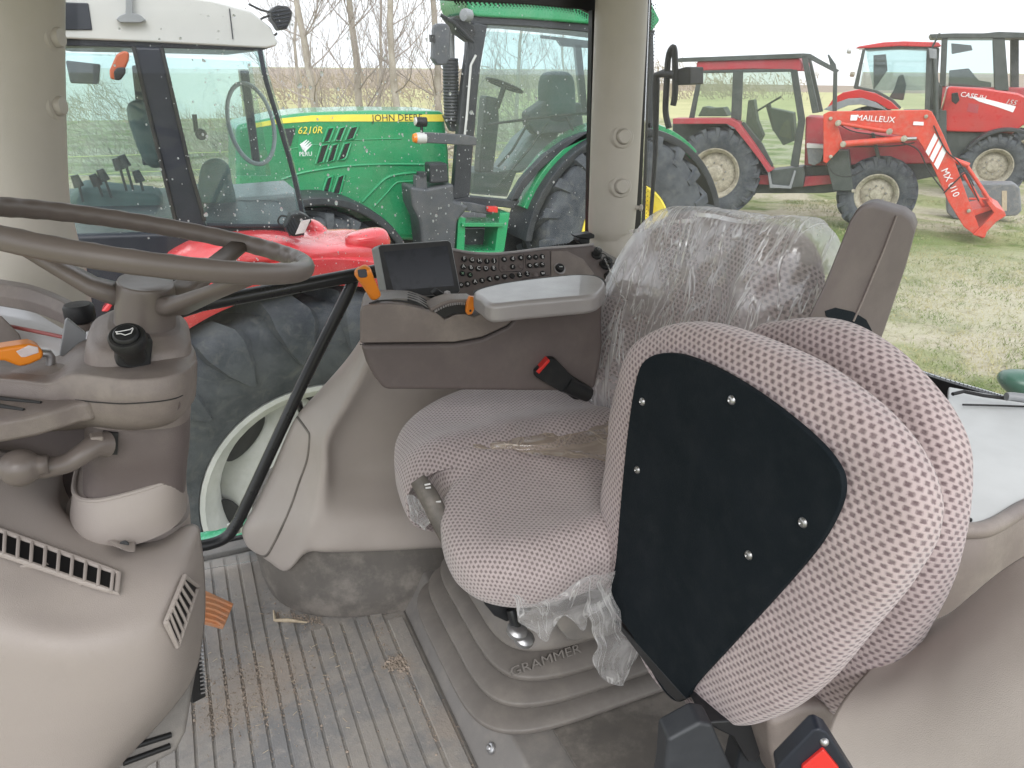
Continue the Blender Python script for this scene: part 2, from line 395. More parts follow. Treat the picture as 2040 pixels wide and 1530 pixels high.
c = oY(1258, 413, 1.68); mb = MB().lathe(c, (.8, -.6, 0), [(.014, -.01), (.014, .004), (.006, .006), (.005, .02), (.008, .022), (.008, .028), (.001, .03)], 20); mb.build('coat_hook', 'pillar_beige', pr_)
# side window: glass + black frame + dotted frit
gz = FY(1.83)
mb = MB(); mb.prism([gz.at(x, y) for x, y in ((60, -60), (1200, -60), (1190, 520), (1180, 1000), (380, 1140), (60, 1000))], (0, .004, 0)); wp = mb.build('window_pane', 'pane', cab, smooth=False)
mb = MB()
slab(FY(1.815), [(-300, -190), (1210, -90), (1200, 470), (1176, 470), (1187, 60), (1180, 28), (1160, 18), (1060, 8), (900, 1), (600, -20), (-300, -84)], 0, .018, mb)
slab(FY(1.79), [(1292, -260), (1306, -260), (1284, 490), (1262, 500)], 0, .05, mb)
slab(FY(1.79), [(1180, 20), (1187, 20), (1180, 470), (1172, 470)], 0, .02, mb)
mb.build('window_frame', 'frit', cab, bevel=.001)
mb = MB()
def dots(fr, line, rows, step, r0, drop):
    pts = crom([V((x, y, 0)) for x, y in line], 24, False); acc = 0; k = 0
    for a, b_ in zip(pts, pts[1:]):
        seg_ = (b_-a).length; acc += seg_
        if acc < step: continue
        acc = 0; k += 1
        nn = V((-(b_-a).y, (b_-a).x, 0)).normalized()*drop
        for i in range(rows):
            q = a+nn*(i+.3)*4.+(b_-a).normalized()*(step*.5*(i % 2)); c = fr.at(q.x, q.y); r = r0*(1-i/(rows+.5))
            v = [c+V((math.cos(t*math.pi/3), 0, math.sin(t*math.pi/3)))*r for t in range(6)]
            mb.add(v, [tuple(range(6))])
f2 = FY(1.824)
dots(f2, [(902, 2), (1000, 6), (1080, 10), (1150, 20), (1183, 40)], 3, 5, .0032, 1)
dots(f2, [(1180, 478), (1120, 486), (1060, 496), (1000, 502)], 7, 5, .0034, -1)
dots(FY(1.80), [(1297, 5), (1292, 150), (1286, 300), (1279, 420), (1272, 480)], 4, 5, .0030, -1)
tag(mb.build('frit_dots', 'frit', cab, smooth=False), kind='stuff')
# dark lower frit corner of side window
mb = MB(); slab(FY(1.822), [(1180, 452), (1180, 520), (960, 520), (1060, 502), (1130, 486)], 0, .003, mb); mb.build('frit_band', 'frit', cab, smooth=False)
# rear glass
A = V((1.15, 1.80, 0)); B = V((1.46, .88, 0)); rg = Frame(A, B-A)
mb = MB(); mb.prism([rg.at(x, y, .0) for x, y in ((1296, -80), (2300, -80), (2300, 880), (2040, 800), (1890, 757), (1272, 560))], rg.n*.004); mb.build('rear_window_pane', 'pane_rear', cab, smooth=False)
mb = MB(); slab(rg, [(1272, 580), (1700, 700), (1890, 762), (2040, 806), (2300, 885), (2300, 930), (2040, 850), (1700, 780), (1272, 680)], -.01, .01, mb); mb.build('rear_window_frame', 'frit', cab)
mb = MB(); tp = [rg.at(x, y, .0) for x, y in ((1272, 640), (1700, 752), (2040, 842), (2300, 925), (2600, 1010))]; mb.prism(tp+[V((tp[-1].x, tp[-1].y, 1.5)), V((tp[0].x, tp[0].y, 1.5))], rg.n*.02); mb.build('rear_wall', 'taupe_dark', cab)
mb = MB(); dots(rg, [(1600, 668), (1890, 762), (2040, 806), (2120, 830)], 4, 5, .0022, -1); tag(mb.build('frit_dots', 'frit', cab, smooth=False), kind='stuff')
# gas strut + mirror bracket seen past the pillar
mr = thing('door_mirror', 'black framed mirror on a bent arm outside the rear side window', 'mirror', tuple(rg.at(1325, 240, .35)))
fr = Frame(rg.p0+rg.n*.35, rg.d)
mb = MB(); mb.tube(crom([fr.at(x, y) for x, y in ((1333, 255), (1326, 222), (1328, 170), (1331, 118), (1338, 97), (1344, 104), (1345, 180), (1341, 210))], 5, False), .0095, 12); mb.build('mirror_frame', 'black_plastic', mr)
mb = MB(); slab(fr, [(1347, 138), (1366, 133), (1375, 133), (1375, 168), (1347, 170)], 0, .07, mb); mb.build('mirror_housing', 'black_plastic', mr, bevel=.004)
mb = MB(); mb.tube([fr.at(x, y) for x, y in ((1345, 150), (1322, 146), (1308, 150), (1307, 170), (1306, 300), (1296, 440))], [.012, .012, .012, .012, .008, .006], 12); mb.build('mirror_arm', 'black_plastic', mr)
# door grab bar
gb = thing('grab_bar', 'black tube frame of the far cab door, angled across the tyre', 'grab bar', tuple(oY(700, 570, 1.75)))
mb = MB()
mb.tube([oY(x, y, 1.74) for x, y in ((330, 628), (400, 606), (560, 576), (745, 541), (800, 530))], .0165, 16)
mb.build('upper_rail', 'black_metal', gb)
mb = MB()
mb.tube(crom([oY(x, y, 1.75) for x, y in ((702, 556), (690, 590), (600, 770), (500, 985), (470, 1045), (448, 1072), (410, 1086), (370, 1090))], 5, False), .0145, 16)
mb.build('slanted_rail', 'black_metal', gb)
mb = MB(); mb.tube([oY(587, 790, 1.75), oY(596, 804, 1.77), oY(601, 822, 1.80)], .008, 10); mb.build('rail_bracket', 'black_metal', gb)

# ================================================================== right-hand fender lining
ln = thing('fender_lining', 'beige moulded inner fender cover rising from the floor beside the seat', 'fender cover', (.3, 1.7, 1.5))
LR = [
 [(745, 650, 1.85), (735, 652, 1.74), (742, 655, 1.66), (750, 657, 1.64), (760, 660, 1.62), (790, 665, 1.62), (850, 670, 1.62), (980, 680, 1.62)],
 [(700, 712, 1.86), (692, 716, 1.74), (705, 722, 1.655), (716, 728, 1.625), (730, 735, 1.60), (765, 745, 1.612), (850, 750, 1.62), (980, 760, 1.62)],
 [(655, 772, 1.87), (638, 778, 1.74), (662, 788, 1.65), (677, 795, 1.612), (695, 800, 1.58), (730, 810, 1.61), (850, 820, 1.62), (980, 830, 1.62)],
 [(604, 842, 1.88), (588, 836, 1.74), (616, 864, 1.64), (634, 868, 1.60), (654, 872, 1.565), (690, 880, 1.61), (840, 885, 1.62), (980, 890, 1.62)],
 [(560, 925, 1.89), (545, 934, 1.74), (608, 925, 1.63), (628, 930, 1.588), (650, 935, 1.550), (684, 935, 1.605), (830, 935, 1.615), (980, 940, 1.62)],
 [(525, 1000, 1.90), (512, 1005, 1.735), (583, 1002, 1.62), (610, 1004, 1.58), (642, 998, 1.54), (690, 986, 1.565), (820, 985, 1.575), (980, 985, 1.58)],
 [(500, 1050, 1.90), (486, 1054, 1.73), (560, 1052, 1.615), (592, 1066, 1.575), (628, 1048, 1.53), (690, 1040, 1.52), (810, 1035, 1.52), (980, 1035, 1.52)],
 [(502, 1084, 1.90), (494, 1088, 1.73), (534, 1112, 1.655), (572, 1133, 1.60), (612, 1096, 1.545), (664, 1094, 1.505), (790, 1090, 1.50), (980, 1080, 1.50)],
 [(506, 1086, 1.90), (502, 1088, 1.76), (538, 1110, 1.69), (573, 1129, 1.64), (613, 1098, 1.585), (664, 1097, 1.545), (790, 1093, 1.54), (980, 1083, 1.54)]]
mb = skin([[oY(*q) for q in r] for r in LR], 6); mb.build('upper_cover', 'beige', ln, smooth='all', solid=.003)
lipz = [oY(*q) for q in LR[7]]
mb = loft([(.60, 1.80, 1.503, .53, .328), (.60, 1.80, 1.55, .538, .322), (.61, 1.80, 1.62, .545, .298), (.615, 1.80, 1.70, .545, .27)], 72, 2.9, 4)
mb.build('kick_band', 'base_grey', ln)
def on(px, py, Y0=1.5):      # point of a ray on the lining front
    return oY(px, py, Y0)
# raised access flap with a groove round it
def hitline(pts, obj_name, lift=.002):
    dg = bpy.context.evaluated_depsgraph_get(); o = bpy.data.objects[obj_name]; org = V((0, 0, 0)); par = o
    while par is not None: org += par.location; par = par.parent
    out = []
    for x, y in pts:
        d = ray(x, y).normalized(); ok, loc, nor, _ = o.ray_cast(CC-org, d)
        if ok: out.append(loc+org+(-d)*lift)
    return out
bpy.context.view_layer.update()
g1 = hitline([(v.x, v.y) for v in crom([V((591, 829, 0)), V((612, 858, 0)), V((617, 872, 0)), V((612, 916, 0)), V((596, 962, 0)), V((581, 1006, 0)), V((562, 1050, 0)), V((546, 1082, 0)), V((532, 1105, 0)), V((520, 1107, 0)), V((500, 1096, 0))], 8, False)], 'upper_cover', .0)
if len(g1) > 3: MB().tube(g1, .0032, 8).build('flap_groove', 'base_grey', ln)
# ================================================================== seat platform + bellows
pf = thing('seat_platform', 'grey step box under the driver seat, with screwed edge panel', 'seat platform', (.6, .9, 1.5))
mb = MB(); prof = [(.372, 1.501), (.425, 1.585), (.43, 1.592), (.52, 1.597), (1.2, 1.597), (1.2, 1.501)]
mb.prism([(x, -.05, z) for x, z in prof], (0, 1.60, 0)); mb.build('platform_side', 'grey_plastic', pf, bevel=.006, seg=3)
mb = MB(); mb.prism([(.505, -.05, 1.5985), (1.2, -.05, 1.5985), (1.2, .93, 1.5985), (.505, .93, 1.5985)], (0, 0, .004)); mb.build('platform_lid', 'base_grey', pf, bevel=.0015)
for y in (.98, .80, 1.46): MB().lathe((.398+.012*(y > 1.2), y, 1.55), (-.85, 0, .53), [(.011, -.004), (.011, .001), (.009, .003), (.006, .0035), (.006, .005), (.004, .007), (.001, .007)], 14).build('screw', 'steel', pf)
seat = thing('driver_seat', 'driver seat in checked mauve fabric with bellows base and backrest under plastic film', 'driver seat', (.62, 1.08, 1.6))
# bellows: stacked rounded-rectangle folds
def bel(cx, cy, z0, z1, a, b_, bulge):
    h = z1-z0
    return [(cx, cy, z0+dz_, a-di, b_-di, 5) for dz_, di in ((0, bulge), (.0006, .008), (.003, .001), (.011, .0), (.014, .003), (.020, .014), (.025, .030), (h-.010, bulge-.004), (h, bulge))]
secs = []; cx, cy, a, b_ = .70, 1.185, .337, .264
for i in range(3):
    secs += bel(cx+.008*i, cy+.003*i, 1.606+i*.041, 1.606+(i+1)*.041-.0005, a-i*.02, b_-i*.014, .052)
secs.append((.72, 1.19, 1.735, .24, .19, 5))
mb = loft(secs, 80, 5, 2); mb.build('bellows', 'bellows', seat)
mb = loft([(.715, 1.19, 1.733, .272, .205, 5), (.716, 1.19, 1.741, .275, .208, 5), (.72, 1.19, 1.77, .255, .195, 5), (.73, 1.19, 1.83, .215, .17, 4), (.74, 1.18, 1.90, .20, .16, 4), (.75, 1.17, 1.935, .19, .15, 4)], 64, 4, 4); mb.build('suspension_cover', 'bellows', seat)
bpy.context.view_layer.update()
w = hitline([(1085, 1316)], 'bellows')
if w:
    text('moulded_lettering', 'GRAMMER', .024, w[0]+V((0, -.004, .004)), (1, .03, 0), (0, .8, 1), 'bellows', seat, .003, sx=1.35)
# chassis bits under the cushion
mb = MB(); P = lambda x, y, Y: oY(x, y, Y)
mb.prism([P(952, 1170, 1.0), P(1062, 1215, 1.0), P(1010, 1240, 1.0), P(985, 1228, 1.0), P(966, 1205, 1.0)], (0, .03, 0)); mb.build('seat_rail', 'black_metal', seat, bevel=.003)
for k, (x, y) in enumerate(((1030, 1256), (1044, 1272))):
    MB().lathe(oY(x, y, .965), (.2, -.3, .93), [(.001, -.01), (.015, -.009), (.019, -.004), (.019, .004), (.015, .008), (.01, .010), (.001, .010)], 20).build('adjuster_roller', 'steel', seat)
mb = MB(); mb.tube([oY(1018, 1215, .98), oY(1024, 1240, .97), oY(1040, 1260, .967)], .008, 10); mb.build('adjuster_spring', 'black_metal', seat)
mb = MB(); mb.prism([oY(x, y, .93) for x, y in ((1098, 1222), (1215, 1222), (1230, 1250), (1220, 1268), (1150, 1279), (1130, 1276), (1112, 1250))], (0, .05, .005)); mb.build('release_handle', 'grey_plastic', seat, bevel=.006, seg=3)
# cushion
zc = 2.005
ol = [(812, 1000), (798, 978), (786, 935), (790, 885), (822, 842), (880, 805), (960, 779), (1070, 775), (1170, 792), (1260, 835), (1330, 900), (1350, 1000), (1310, 1070), (1215, 1122), (1125, 1154), (1040, 1170), (960, 1158), (908, 1126), (884, 1084), (877, 1045), (882, 1012), (893, 992), (880, 978), (856, 955), (836, 953), (822, 968)]
def zt(x, y):     # near lobe droops, front droops
    return zc+.03*max(0, min(1, (1010-y)/200))-.035*max(0, min(1, (y-1010)/190))-.01*(x < 850)
def cdisp(q, r, h):
    if h < 0: return V((0, 0, 0))
    t = (q.y-1.08)/.27; s = max(0, 1-r**6)
    return V((0, 0, (.030*math.exp(-((abs(t)-.62)/.22)**2)-.014*math.exp(-(t/.5)**2)+.010*math.exp(-((q.x-.36)/.08)**2)-.02*math.exp(-((q.x-.85)/.15)**2))*s))
mb = pillow([oZ(x, y, zt(x, y)) for x, y in ol], (0, 0, 1), .052, .095, 3.0, 5, 30, cdisp, pb=3.4, cen=oZ(1060, 950, zc))
mb.build('seat_cushion', 'fabric_fine', seat, smooth='all')
# seat frame under it, visible at the nose notch: grey adjuster tube with white marks
mb = MB(); mb.tube([oY(832, 955, 1.15), oY(852, 985, 1.13), oY(876, 1032, 1.10), oY(912, 1100, 1.06)], [.015, .018, .0185, .0185], 20); ad = mb.build('adjuster_tube', 'base_grey', seat)
for a_, b2 in (((846, 966), (857, 964)), ((848, 972), (858, 971)), ((868, 1000), (878, 999)), ((870, 1006), (881, 1005))):
    mb = MB(); mb.tube([oY(*a_, 1.105), oY(*b2, 1.105)], .0016, 6); mb.build('adjuster_mark', 'white_print', ad)
# backrest (inside the film)
bo = [(1174, 760), (1172, 700), (1188, 625), (1228, 572), (1272, 503), (1325, 440), (1400, 420), (1480, 436), (1555, 450), (1602, 482), (1622, 560), (1600, 650), (1540, 730), (1450, 810), (1320, 850), (1235, 822), (1192, 795)]
def oXs(x, y): 
    p0 = V((.86, 1.1, 2.1)); nn = V((-1, 0, .16)).normalized(); return oP(x, y, p0, nn)
bn = V((-1, 0, .16)).normalized()
def bdisp(q, r, h):
    if h < 0: return V((0, 0, 0))
    t = (q.y-1.13)/.32; s = max(0, 1-r**8)
    return bn*((.035*math.exp(-((abs(t)-.62)/.16)**2)-.01*math.exp(-(t/.4)**2))*s)
mb = pillow([oXs(x, y) for x, y in bo], bn, .05, .07, 3.2, 5, 26, bdisp, cen=oXs(1400, 640)); mb.build('backrest', 'fabric_back', seat, smooth='all')
# film bag round the backrest
fo = [(1170, 770), (1164, 700), (1180, 615), (1226, 556), (1262, 512), (1296, 462), (1342, 416), (1402, 409), (1480, 420), (1556, 434), (1600, 428), (1622, 440), (1650, 510), (1646, 580), (1628, 650), (1560, 760), (1450, 840), (1320, 875), (1225, 845), (1182, 800)]
def fdisp(q, r, h):
    k = noise.noise(q*9)*.010+(.5-abs(noise.noise(V((q.y*26+q.z*8, q.z*7, q.x*10)))))*.010-.003
    return bn*k+(bdisp(q, r, h) if h > 0 else V((0, 0, 0)))+V((0, noise.noise(q*13+V((5, 5, 5)))*.006, noise.noise(q*16)*.006))
mb = pillow([oXs(x, y) for x, y in fo], bn, .064, .085, 3.4, 8, 44, fdisp, cen=oXs(1400, 640))
fw_ = mb.build('film_cover', 'film', None, smooth='all'); tag(fw_, 'crumpled clear plastic film bag pulled over the driver backrest', 'plastic film', 'torn plastic films on the seats')
# film seam
def strip(pts, w, name, par, m='film_thick'):
    mb = MB(); a = crom([V(q) for q in pts], 5, False); mb.uv = []
    for i, q in enumerate(a):
        t = (a[min(i+1, len(a)-1)]-a[max(i-1, 0)]).normalized(); s_ = t.cross((q-CC).normalized()).normalized()*w
        mb.v += [q-s_, q+s_]; mb.uv += [(i*.01, 0), (i*.01, .02)]
    mb.f = [(2*i, 2*i+1, 2*i+3, 2*i+2) for i in range(len(a)-1)]
    return mb.build(name, m, par)
sp = [(1320, 470), (1350, 464), (1400, 452), (1455, 447), (1462, 437), (1500, 440), (1545, 449), (1590, 452)]
strip([oXs(x, y)+bn*.085 for x, y in sp], .0035, 'film_seam', fw_, 'film_thick')
for q0, q1, q2 in (((1450, 450), (1420, 560), (1372, 650)), ((1440, 452), (1404, 560), (1360, 648)), ((1270, 520), (1305, 590), (1335, 640)), ((1235, 570), (1262, 640), (1290, 690)), ((1180, 640), (1200, 720), (1245, 800)), ((1520, 455), (1500, 520), (1450, 600))):
    strip([oXs(*q)+bn*.084 for q in (q0, q1, q2)], .0016, 'film_seam', fw_, 'film_thick')
# film sheet rows helper: pixels at given plane
def sheet(rows, fn, name, label, m, amp=.006, fq=30, solid=0):
    rows = [[fn(x, y) for x, y in r] for r in rows]; mb = skin(rows, 6)
    mb.v = [q+V((noise.noise(q*fq*.6), noise.noise(q*fq*.6+V((9, 0, 0))), noise.noise(q*fq*.6+V((0, 7, 0)))))*amp*1.3 for q in mb.v]
    return tag(mb.build(name, m, None, smooth='all'), label, 'plastic film', 'torn plastic films on the seats')
def onseat(x, y): return oZ(x, y, 2.073+.006*math.sin(y*.3))
sheet([[(938, 868), (990, 871), (1060, 868), (1140, 850), (1225, 834), (1260, 826)], [(940, 878), (990, 882), (1060, 884), (1140, 876), (1225, 866), (1260, 862)], [(942, 886), (990, 892), (1060, 896), (1140, 896), (1225, 892), (1260, 890)], [(946, 892), (1010, 897), (1070, 905), (1150, 913), (1215, 918), (1260, 920)]], onseat, 'film_scrap', 'amber tinted strip of film lying along the middle of the seat cushion', 'film_amber', .004, 60)
hf_ = lambda x, y: oY(x, y, .86+.0002*(y-1200))
sheet([[(1010, 1188), (1060, 1196), (1120, 1180), (1180, 1155), (1222, 1132)], [(1028, 1212), (1075, 1215), (1120, 1200), (1170, 1180), (1218, 1165)], [(1040, 1240), (1080, 1245), (1110, 1222), (1150, 1235), (1200, 1205)], [(1066, 1262), (1090, 1278), (1120, 1228), (1160, 1256), (1178, 1218)]], hf_, 'film_scrap', 'ragged grey film hanging below the near edge of the seat cushion', 'film_thick', .008, 40)
sheet([[(1166, 1208), (1190, 1200), (1214, 1190), (1222, 1180)], [(1176, 1240), (1196, 1236), (1225, 1238), (1245, 1255)], [(1186, 1290), (1206, 1280), (1240, 1280), (1268, 1296)], [(1176, 1322), (1198, 1335), (1236, 1340), (1258, 1330)], [(1190, 1340), (1206, 1356), (1232, 1370), (1244, 1370)]], lambda x, y: oY(x, y, .83), 'film_scrap', 'long pointed flap of film dangling over the seat bellows', 'film_thick', .006, 40)
sheet([[(812, 985), (826, 985), (842, 1000), (850, 1012)], [(815, 1010), (828, 1010), (844, 1018), (862, 1028)], [(818, 1032), (832, 1038), (846, 1044), (850, 1048)], [(826, 1040), (836, 1048), (846, 1056), (849, 1058)]], lambda x, y: oY(x, y, 1.16), 'film_scrap', 'small white shred of film under the front nose of the cushion', 'film_thick', .005, 50)
# folded-up armrest on the backrest
mb = MB(); am = Frame((.8, .735, 2.4), (1, .12, 0))
o_ = [am.at(x, y) for x, y in ((1606, 640), (1640, 570), (1692, 440), (1706, 418), (1722, 405), (1742, 404), (1800, 420), (1818, 434), (1824, 452), (1800, 540), (1757, 668), (1745, 700), (1600, 690))]
mb.prism(o_, am.n*.03+V((.045, 0, 0))); mb.build('folded_armrest', 'taupe_dark', seat, bevel=.008, seg=4)
mb = MB(); mb.tube([am.at(x, y, -.001) for x, y in ((1786, 430), (1760, 500), (1718, 600), (1700, 640))], .0016, 8); mb.build('armrest_seam', 'taupe', seat)
mb = slab(am, [(1644, 620), (1665, 613), (1700, 621), (1726, 637), (1738, 660), (1700, 654), (1662, 640), (1646, 630)], -.0008, .004); mb.build('armrest_dent_shade', 'board', seat)  # near-black slab paints the shade in a dent of the armrest
# seat belt buckle
bk = thing('seat_belt_buckle', 'black seat belt buckle with red button beside the driver seat', 'seat belt buckle', tuple(oY(1110, 745, 1.30)))
bf = Frame((.66, 1.235, 2.15), (1, -.1, 0))
mb = slab(bf, [(1066, 740), (1096, 714), (1108, 716), (1146, 756), (1146, 775), (1118, 782), (1068, 752)], 0, .022); mb.build('buckle_body', 'black_plastic', bk, bevel=.003)
mb = slab(bf, [(1069, 741), (1093, 715), (1096, 720), (1074, 745)], -.003, .018); mb.build('release_button', 'red_button', bk, bevel=.001)
mb = MB(); mb.tube([bf.at(1125, 762, .012), bf.at(1150, 775, .014), bf.at(1172, 786, .016)], [.020, .018, .016], 10); mb.build('buckle_stalk', 'black_plastic', bk)
# shade of the well between seat and console, built as a black box
mb = MB(); mb.box((.86, 1.42, 2.02), (.10, .06, .06)); mb.build('well_shade_block', 'black_plastic', seat, bevel=.01)

# ================================================================== folded passenger seat in the foreground
ps = thing('passenger_seat', 'folded passenger seat in the foreground, black board on checked mauve fabric', 'passenger seat', (.64, .6, 1.95))
X0 = .575
def fX(X): return lambda x, y: oP(x, y, V((X, .6, 2.2)), V((-1, -.0, .0)).normalized())
px = [(1292, 712), (1340, 704), (1400, 722), (1480, 765), (1560, 822), (1625, 878), (1662, 922), (1677, 960), (1670, 1010), (1630, 1085), (1560, 1170), (1460, 1280), (1385, 1362), (1366, 1392), (1342, 1396), (1310, 1360), (1260, 1268), (1214, 1196), (1226, 1120), (1236, 1000), (1250, 860), (1268, 750)]
g = fX(X0)
mb = MB(); mb.prism([q for q in crom([g(x, y) for x, y in px], 4)], (.008, 0, 0)); bd = mb.build('backing_board', 'board', ps, bevel=.0015)
for x, y in ((1280, 800), (1458, 797), (1270, 936), (1600, 1041), (1492, 1106)):
    MB().lathe(g(x, y), (-1, 0, 0), [(.0062, -.001), (.006, .0012), (.0045, .003), (.0030, .0036), (.0022, .002), (.0005, .0018)], 16).build('screw', 'steel', bd)
mb = MB(); mb.prism([g(x, y)+V((-.001, 0, 0)) for x, y in ((1222, 1236), (1232, 1240), (1368, 1392), (1350, 1398), (1330, 1380))], (.012, 0, 0)); mb.build('board_edge', 'black_metal', ps, bevel=.002)
# cushion
co = [(1214, 1120), (1214, 1000), (1226, 880), (1246, 760), (1272, 690), (1318, 655), (1375, 641), (1450, 650), (1560, 690), (1660, 742), (1760, 822), (1830, 905), (1862, 980), (1858, 1070), (1812, 1160), (1740, 1250), (1650, 1358), (1570, 1418), (1490, 1442), (1415, 1425), (1376, 1385), (1330, 1360), (1262, 1250), (1222, 1180)]
XM = .628
g2 = fX(XM)
def wr(q, r, h):
    s = max(0., min(1., (r-.5)*3))
    cr = math.exp(-((q-g2(1700, 1010)).length/.05)**2)*abs(noise.noise(V((q.z*70, q.y*25, 0))))*.006
    return V((-1, 0, 0))*((noise.noise(q*14)*.0035+noise.noise(V((q.x*20, q.y*20, q.z*60)))*.0012)*s-cr)
mb = pillow([g2(x, y) for x, y in co], (-1, 0, 0), .050, .055, 3.2, 9, 48, wr, cen=g2(1470, 1000), pb=2.6)
mb.build('seat_cushion', 'fabric', ps, smooth='all')
bo2 = [(1380, 900), (1440, 740), (1510, 655), (1560, 638), (1640, 634), (1720, 660), (1800, 720), (1870, 800), (1912, 880), (1922, 970), (1908, 1080), (1870, 1200), (1800, 1320), (1730, 1400), (1665, 1420), (1600, 1405), (1500, 1350), (1400, 1200), (1360, 1050)]
g3 = fX(.745)
mb = pillow([g3(x, y) for x, y in bo2], (-1, 0, 0), .052, .05, 3., 7, 36, wr, cen=g3(1640, 1020))
mb.build('backrest', 'fabric', ps, smooth='all')
# hinge gear below
mb = MB(); g4 = Frame((.66, .56, 1.9), (1, -.25, 0))
slab(g4, [(1330, 1475), (1395, 1440), (1420, 1445), (1470, 1560), (1480, 1640), (1310, 1640), (1325, 1540)], .0, .04, mb); mb.build('hinge_box', 'jd_black', ps, bevel=.006, seg=3)
mb = MB(); slab(g4, [(1400, 1440), (1540, 1430), (1530, 1478), (1508, 1520), (1490, 1520), (1460, 1470)], .02, .08, mb); mb.build('hinge_bracket', 'black_metal', ps, bevel=.004)
mb = MB(); slab(g4, [(1480, 1470), (1530, 1500), (1560, 1640), (1440, 1640)], .04, .08, mb); mb.build('hinge_arm', 'jd_black', ps, bevel=.006)
g5 = Frame((.72, .53, 1.9), (1, -.1, 0))
mb = MB(); slab(g5, [(1535, 1440), (1600, 1410), (1650, 1408), (1740, 1505), (1745, 1560), (1560, 1580), (1538, 1500)], .0, .06, mb); mb.build('side_trim', 'taupe', ps, bevel=.012, seg=4)
b2 = thing('seat_belt_latch', 'black latch frame with red button and chrome rivet beneath the folded seat', 'seat belt buckle', tuple(oD(1620, 1490, .78)))
lf = Frame(oD(1620, 1490, .72), (1, -.55, 0)); 
mb = MB(); slab(lf, [(1548, 1530), (1620, 1456), (1632, 1452), (1650, 1462), (1712, 1560), (1560, 1600)], .0, .02, mb); mb.build('latch_frame', 'mf_dark', b2, bevel=.003)
mb = MB(); slab(lf, [(1598, 1530), (1641, 1494), (1672, 1532), (1670, 1560), (1600, 1560)], -.004, .01, mb); mb.build('release_button', 'red_button', b2, bevel=.002)
MB().lathe(lf.at(1642, 1477, 0), -lf.n, [(.0045, -.002), (.004, .002), (.002, .004), (.0003, .0043)], 14).build('rivet', 'steel', b2)
# ================================================================== armrest console
cn = thing('armrest_console', 'taupe armrest console with padded top beside the driver seat', 'console', (.5, 1.3, 2.1))
cf = FY(1.25); dpt = .10
low = [(717, 686), (905, 684), (960, 674), (1010, 650), (1046, 612), (1200, 600), (1200, 700), (1186, 776), (1140, 781), (765, 778), (744, 752), (728, 722)]
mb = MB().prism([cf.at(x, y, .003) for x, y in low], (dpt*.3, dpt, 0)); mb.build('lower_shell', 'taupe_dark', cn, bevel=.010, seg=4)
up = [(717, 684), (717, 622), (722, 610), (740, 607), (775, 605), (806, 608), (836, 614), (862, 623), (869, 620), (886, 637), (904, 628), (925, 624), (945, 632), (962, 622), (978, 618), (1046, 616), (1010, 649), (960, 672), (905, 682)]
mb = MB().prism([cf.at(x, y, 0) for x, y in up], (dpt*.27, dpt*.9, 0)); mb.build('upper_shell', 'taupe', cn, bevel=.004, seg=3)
mb = MB(); mb.tube([cf.at(x, y, -.0005) for x, y in ((717, 686), (905, 683), (960, 673), (1010, 650), (1046, 612))], .0007, 6); mb.build('shell_seam', 'black_rubber', cn)
# rounded top dome with slots behind the front
dm = Frame((.4, 1.262, 2.3), (1, 0, 0))
dome = [(728, 618), (734, 610), (756, 600), (790, 595), (815, 596), (835, 602), (850, 612), (864, 624), (836, 640), (806, 640), (775, 640), (730, 640)]
mb = MB().prism([dm.at(x, y, .004) for x, y in dome], (.016, .06, 0)); mb.build('lever_housing', 'grey_plastic', cn, bevel=.006, seg=3)
top2 = [(856, 616), (880, 603), (900, 597), (945, 596), (962, 606), (952, 620), (935, 610), (915, 606), (890, 610), (870, 620), (862, 625)]
mb = slab(Frame((.4, 1.258, 2.3), (1, 0, 0)), top2, 0, .045); mb.build('throttle_housing', 'taupe', cn, bevel=.004, seg=3)
for k in range(4):
    mb = MB(); o = k*5
    mb.tube(crom([dm.at(x, y-k*4.6, -.0015+.016*k) for x, y in ((812, 597-k*0), (828, 602), (842, 609), (853, 616))], 4, False), .0017, 8); mb.build('vent_slot', 'black_rubber', cn)
mb = MB(); mb.tube(crom([dm.at(x, y, -.004) for x, y in ((735, 605), (760, 599), (790, 599), (815, 602), (840, 609))], 4, False), .0016, 8); mb.build('lever_slot', 'black_rubber', cn)
sl = [(866, 622), (890, 611), (915, 607), (935, 609), (930, 626), (905, 625), (885, 634)]
mb = slab(cf, sl, -.002, .01); mb.build('throttle_gate', 'black_rubber', cn, bevel=.001)
mb = MB()
for k in range(17):
    t = k/16; q = crom([V((867, 620, 0)), V((890, 609, 0)), V((914, 605, 0)), V((936, 607, 0))], 16, False); q = q[min(int(t*(len(q)-1)), len(q)-1)]
    mb.box(cf.at(q.x, q.y, -.003), (.0012, .001, .0018))
tag(mb.build('gate_teeth', 'arm_pad', cn, smooth=False))
# pad
pz = 2.372
po = [(944, 579), (985, 566), (1040, 557), (1100, 550), (1150, 546), (1190, 549), (1207, 562), (1200, 578), (1180, 588), (1120, 594), (1050, 600), (990, 606), (970, 603), (958, 594)]
mb = MB().prism(crom([oZ(x, y, pz+.016) for x, y in po], 5), (0, 0, -.034)); mb.build('arm_pad', 'arm_pad', cn, bevel=.009, seg=5)
mb = MB().prism(crom([oZ(x, y+1, pz-.019) for x, y in po], 5), (0, 0, -.003)); mb.build('pad_gasket', 'black_rubber', cn)
# filler between pad and shell
mb = slab(FY(1.262), [(972, 606), (1200, 590), (1200, 612), (1046, 618), (975, 616)], 0, .06); mb.build('pad_base', 'taupe_dark', cn, bevel=.004)
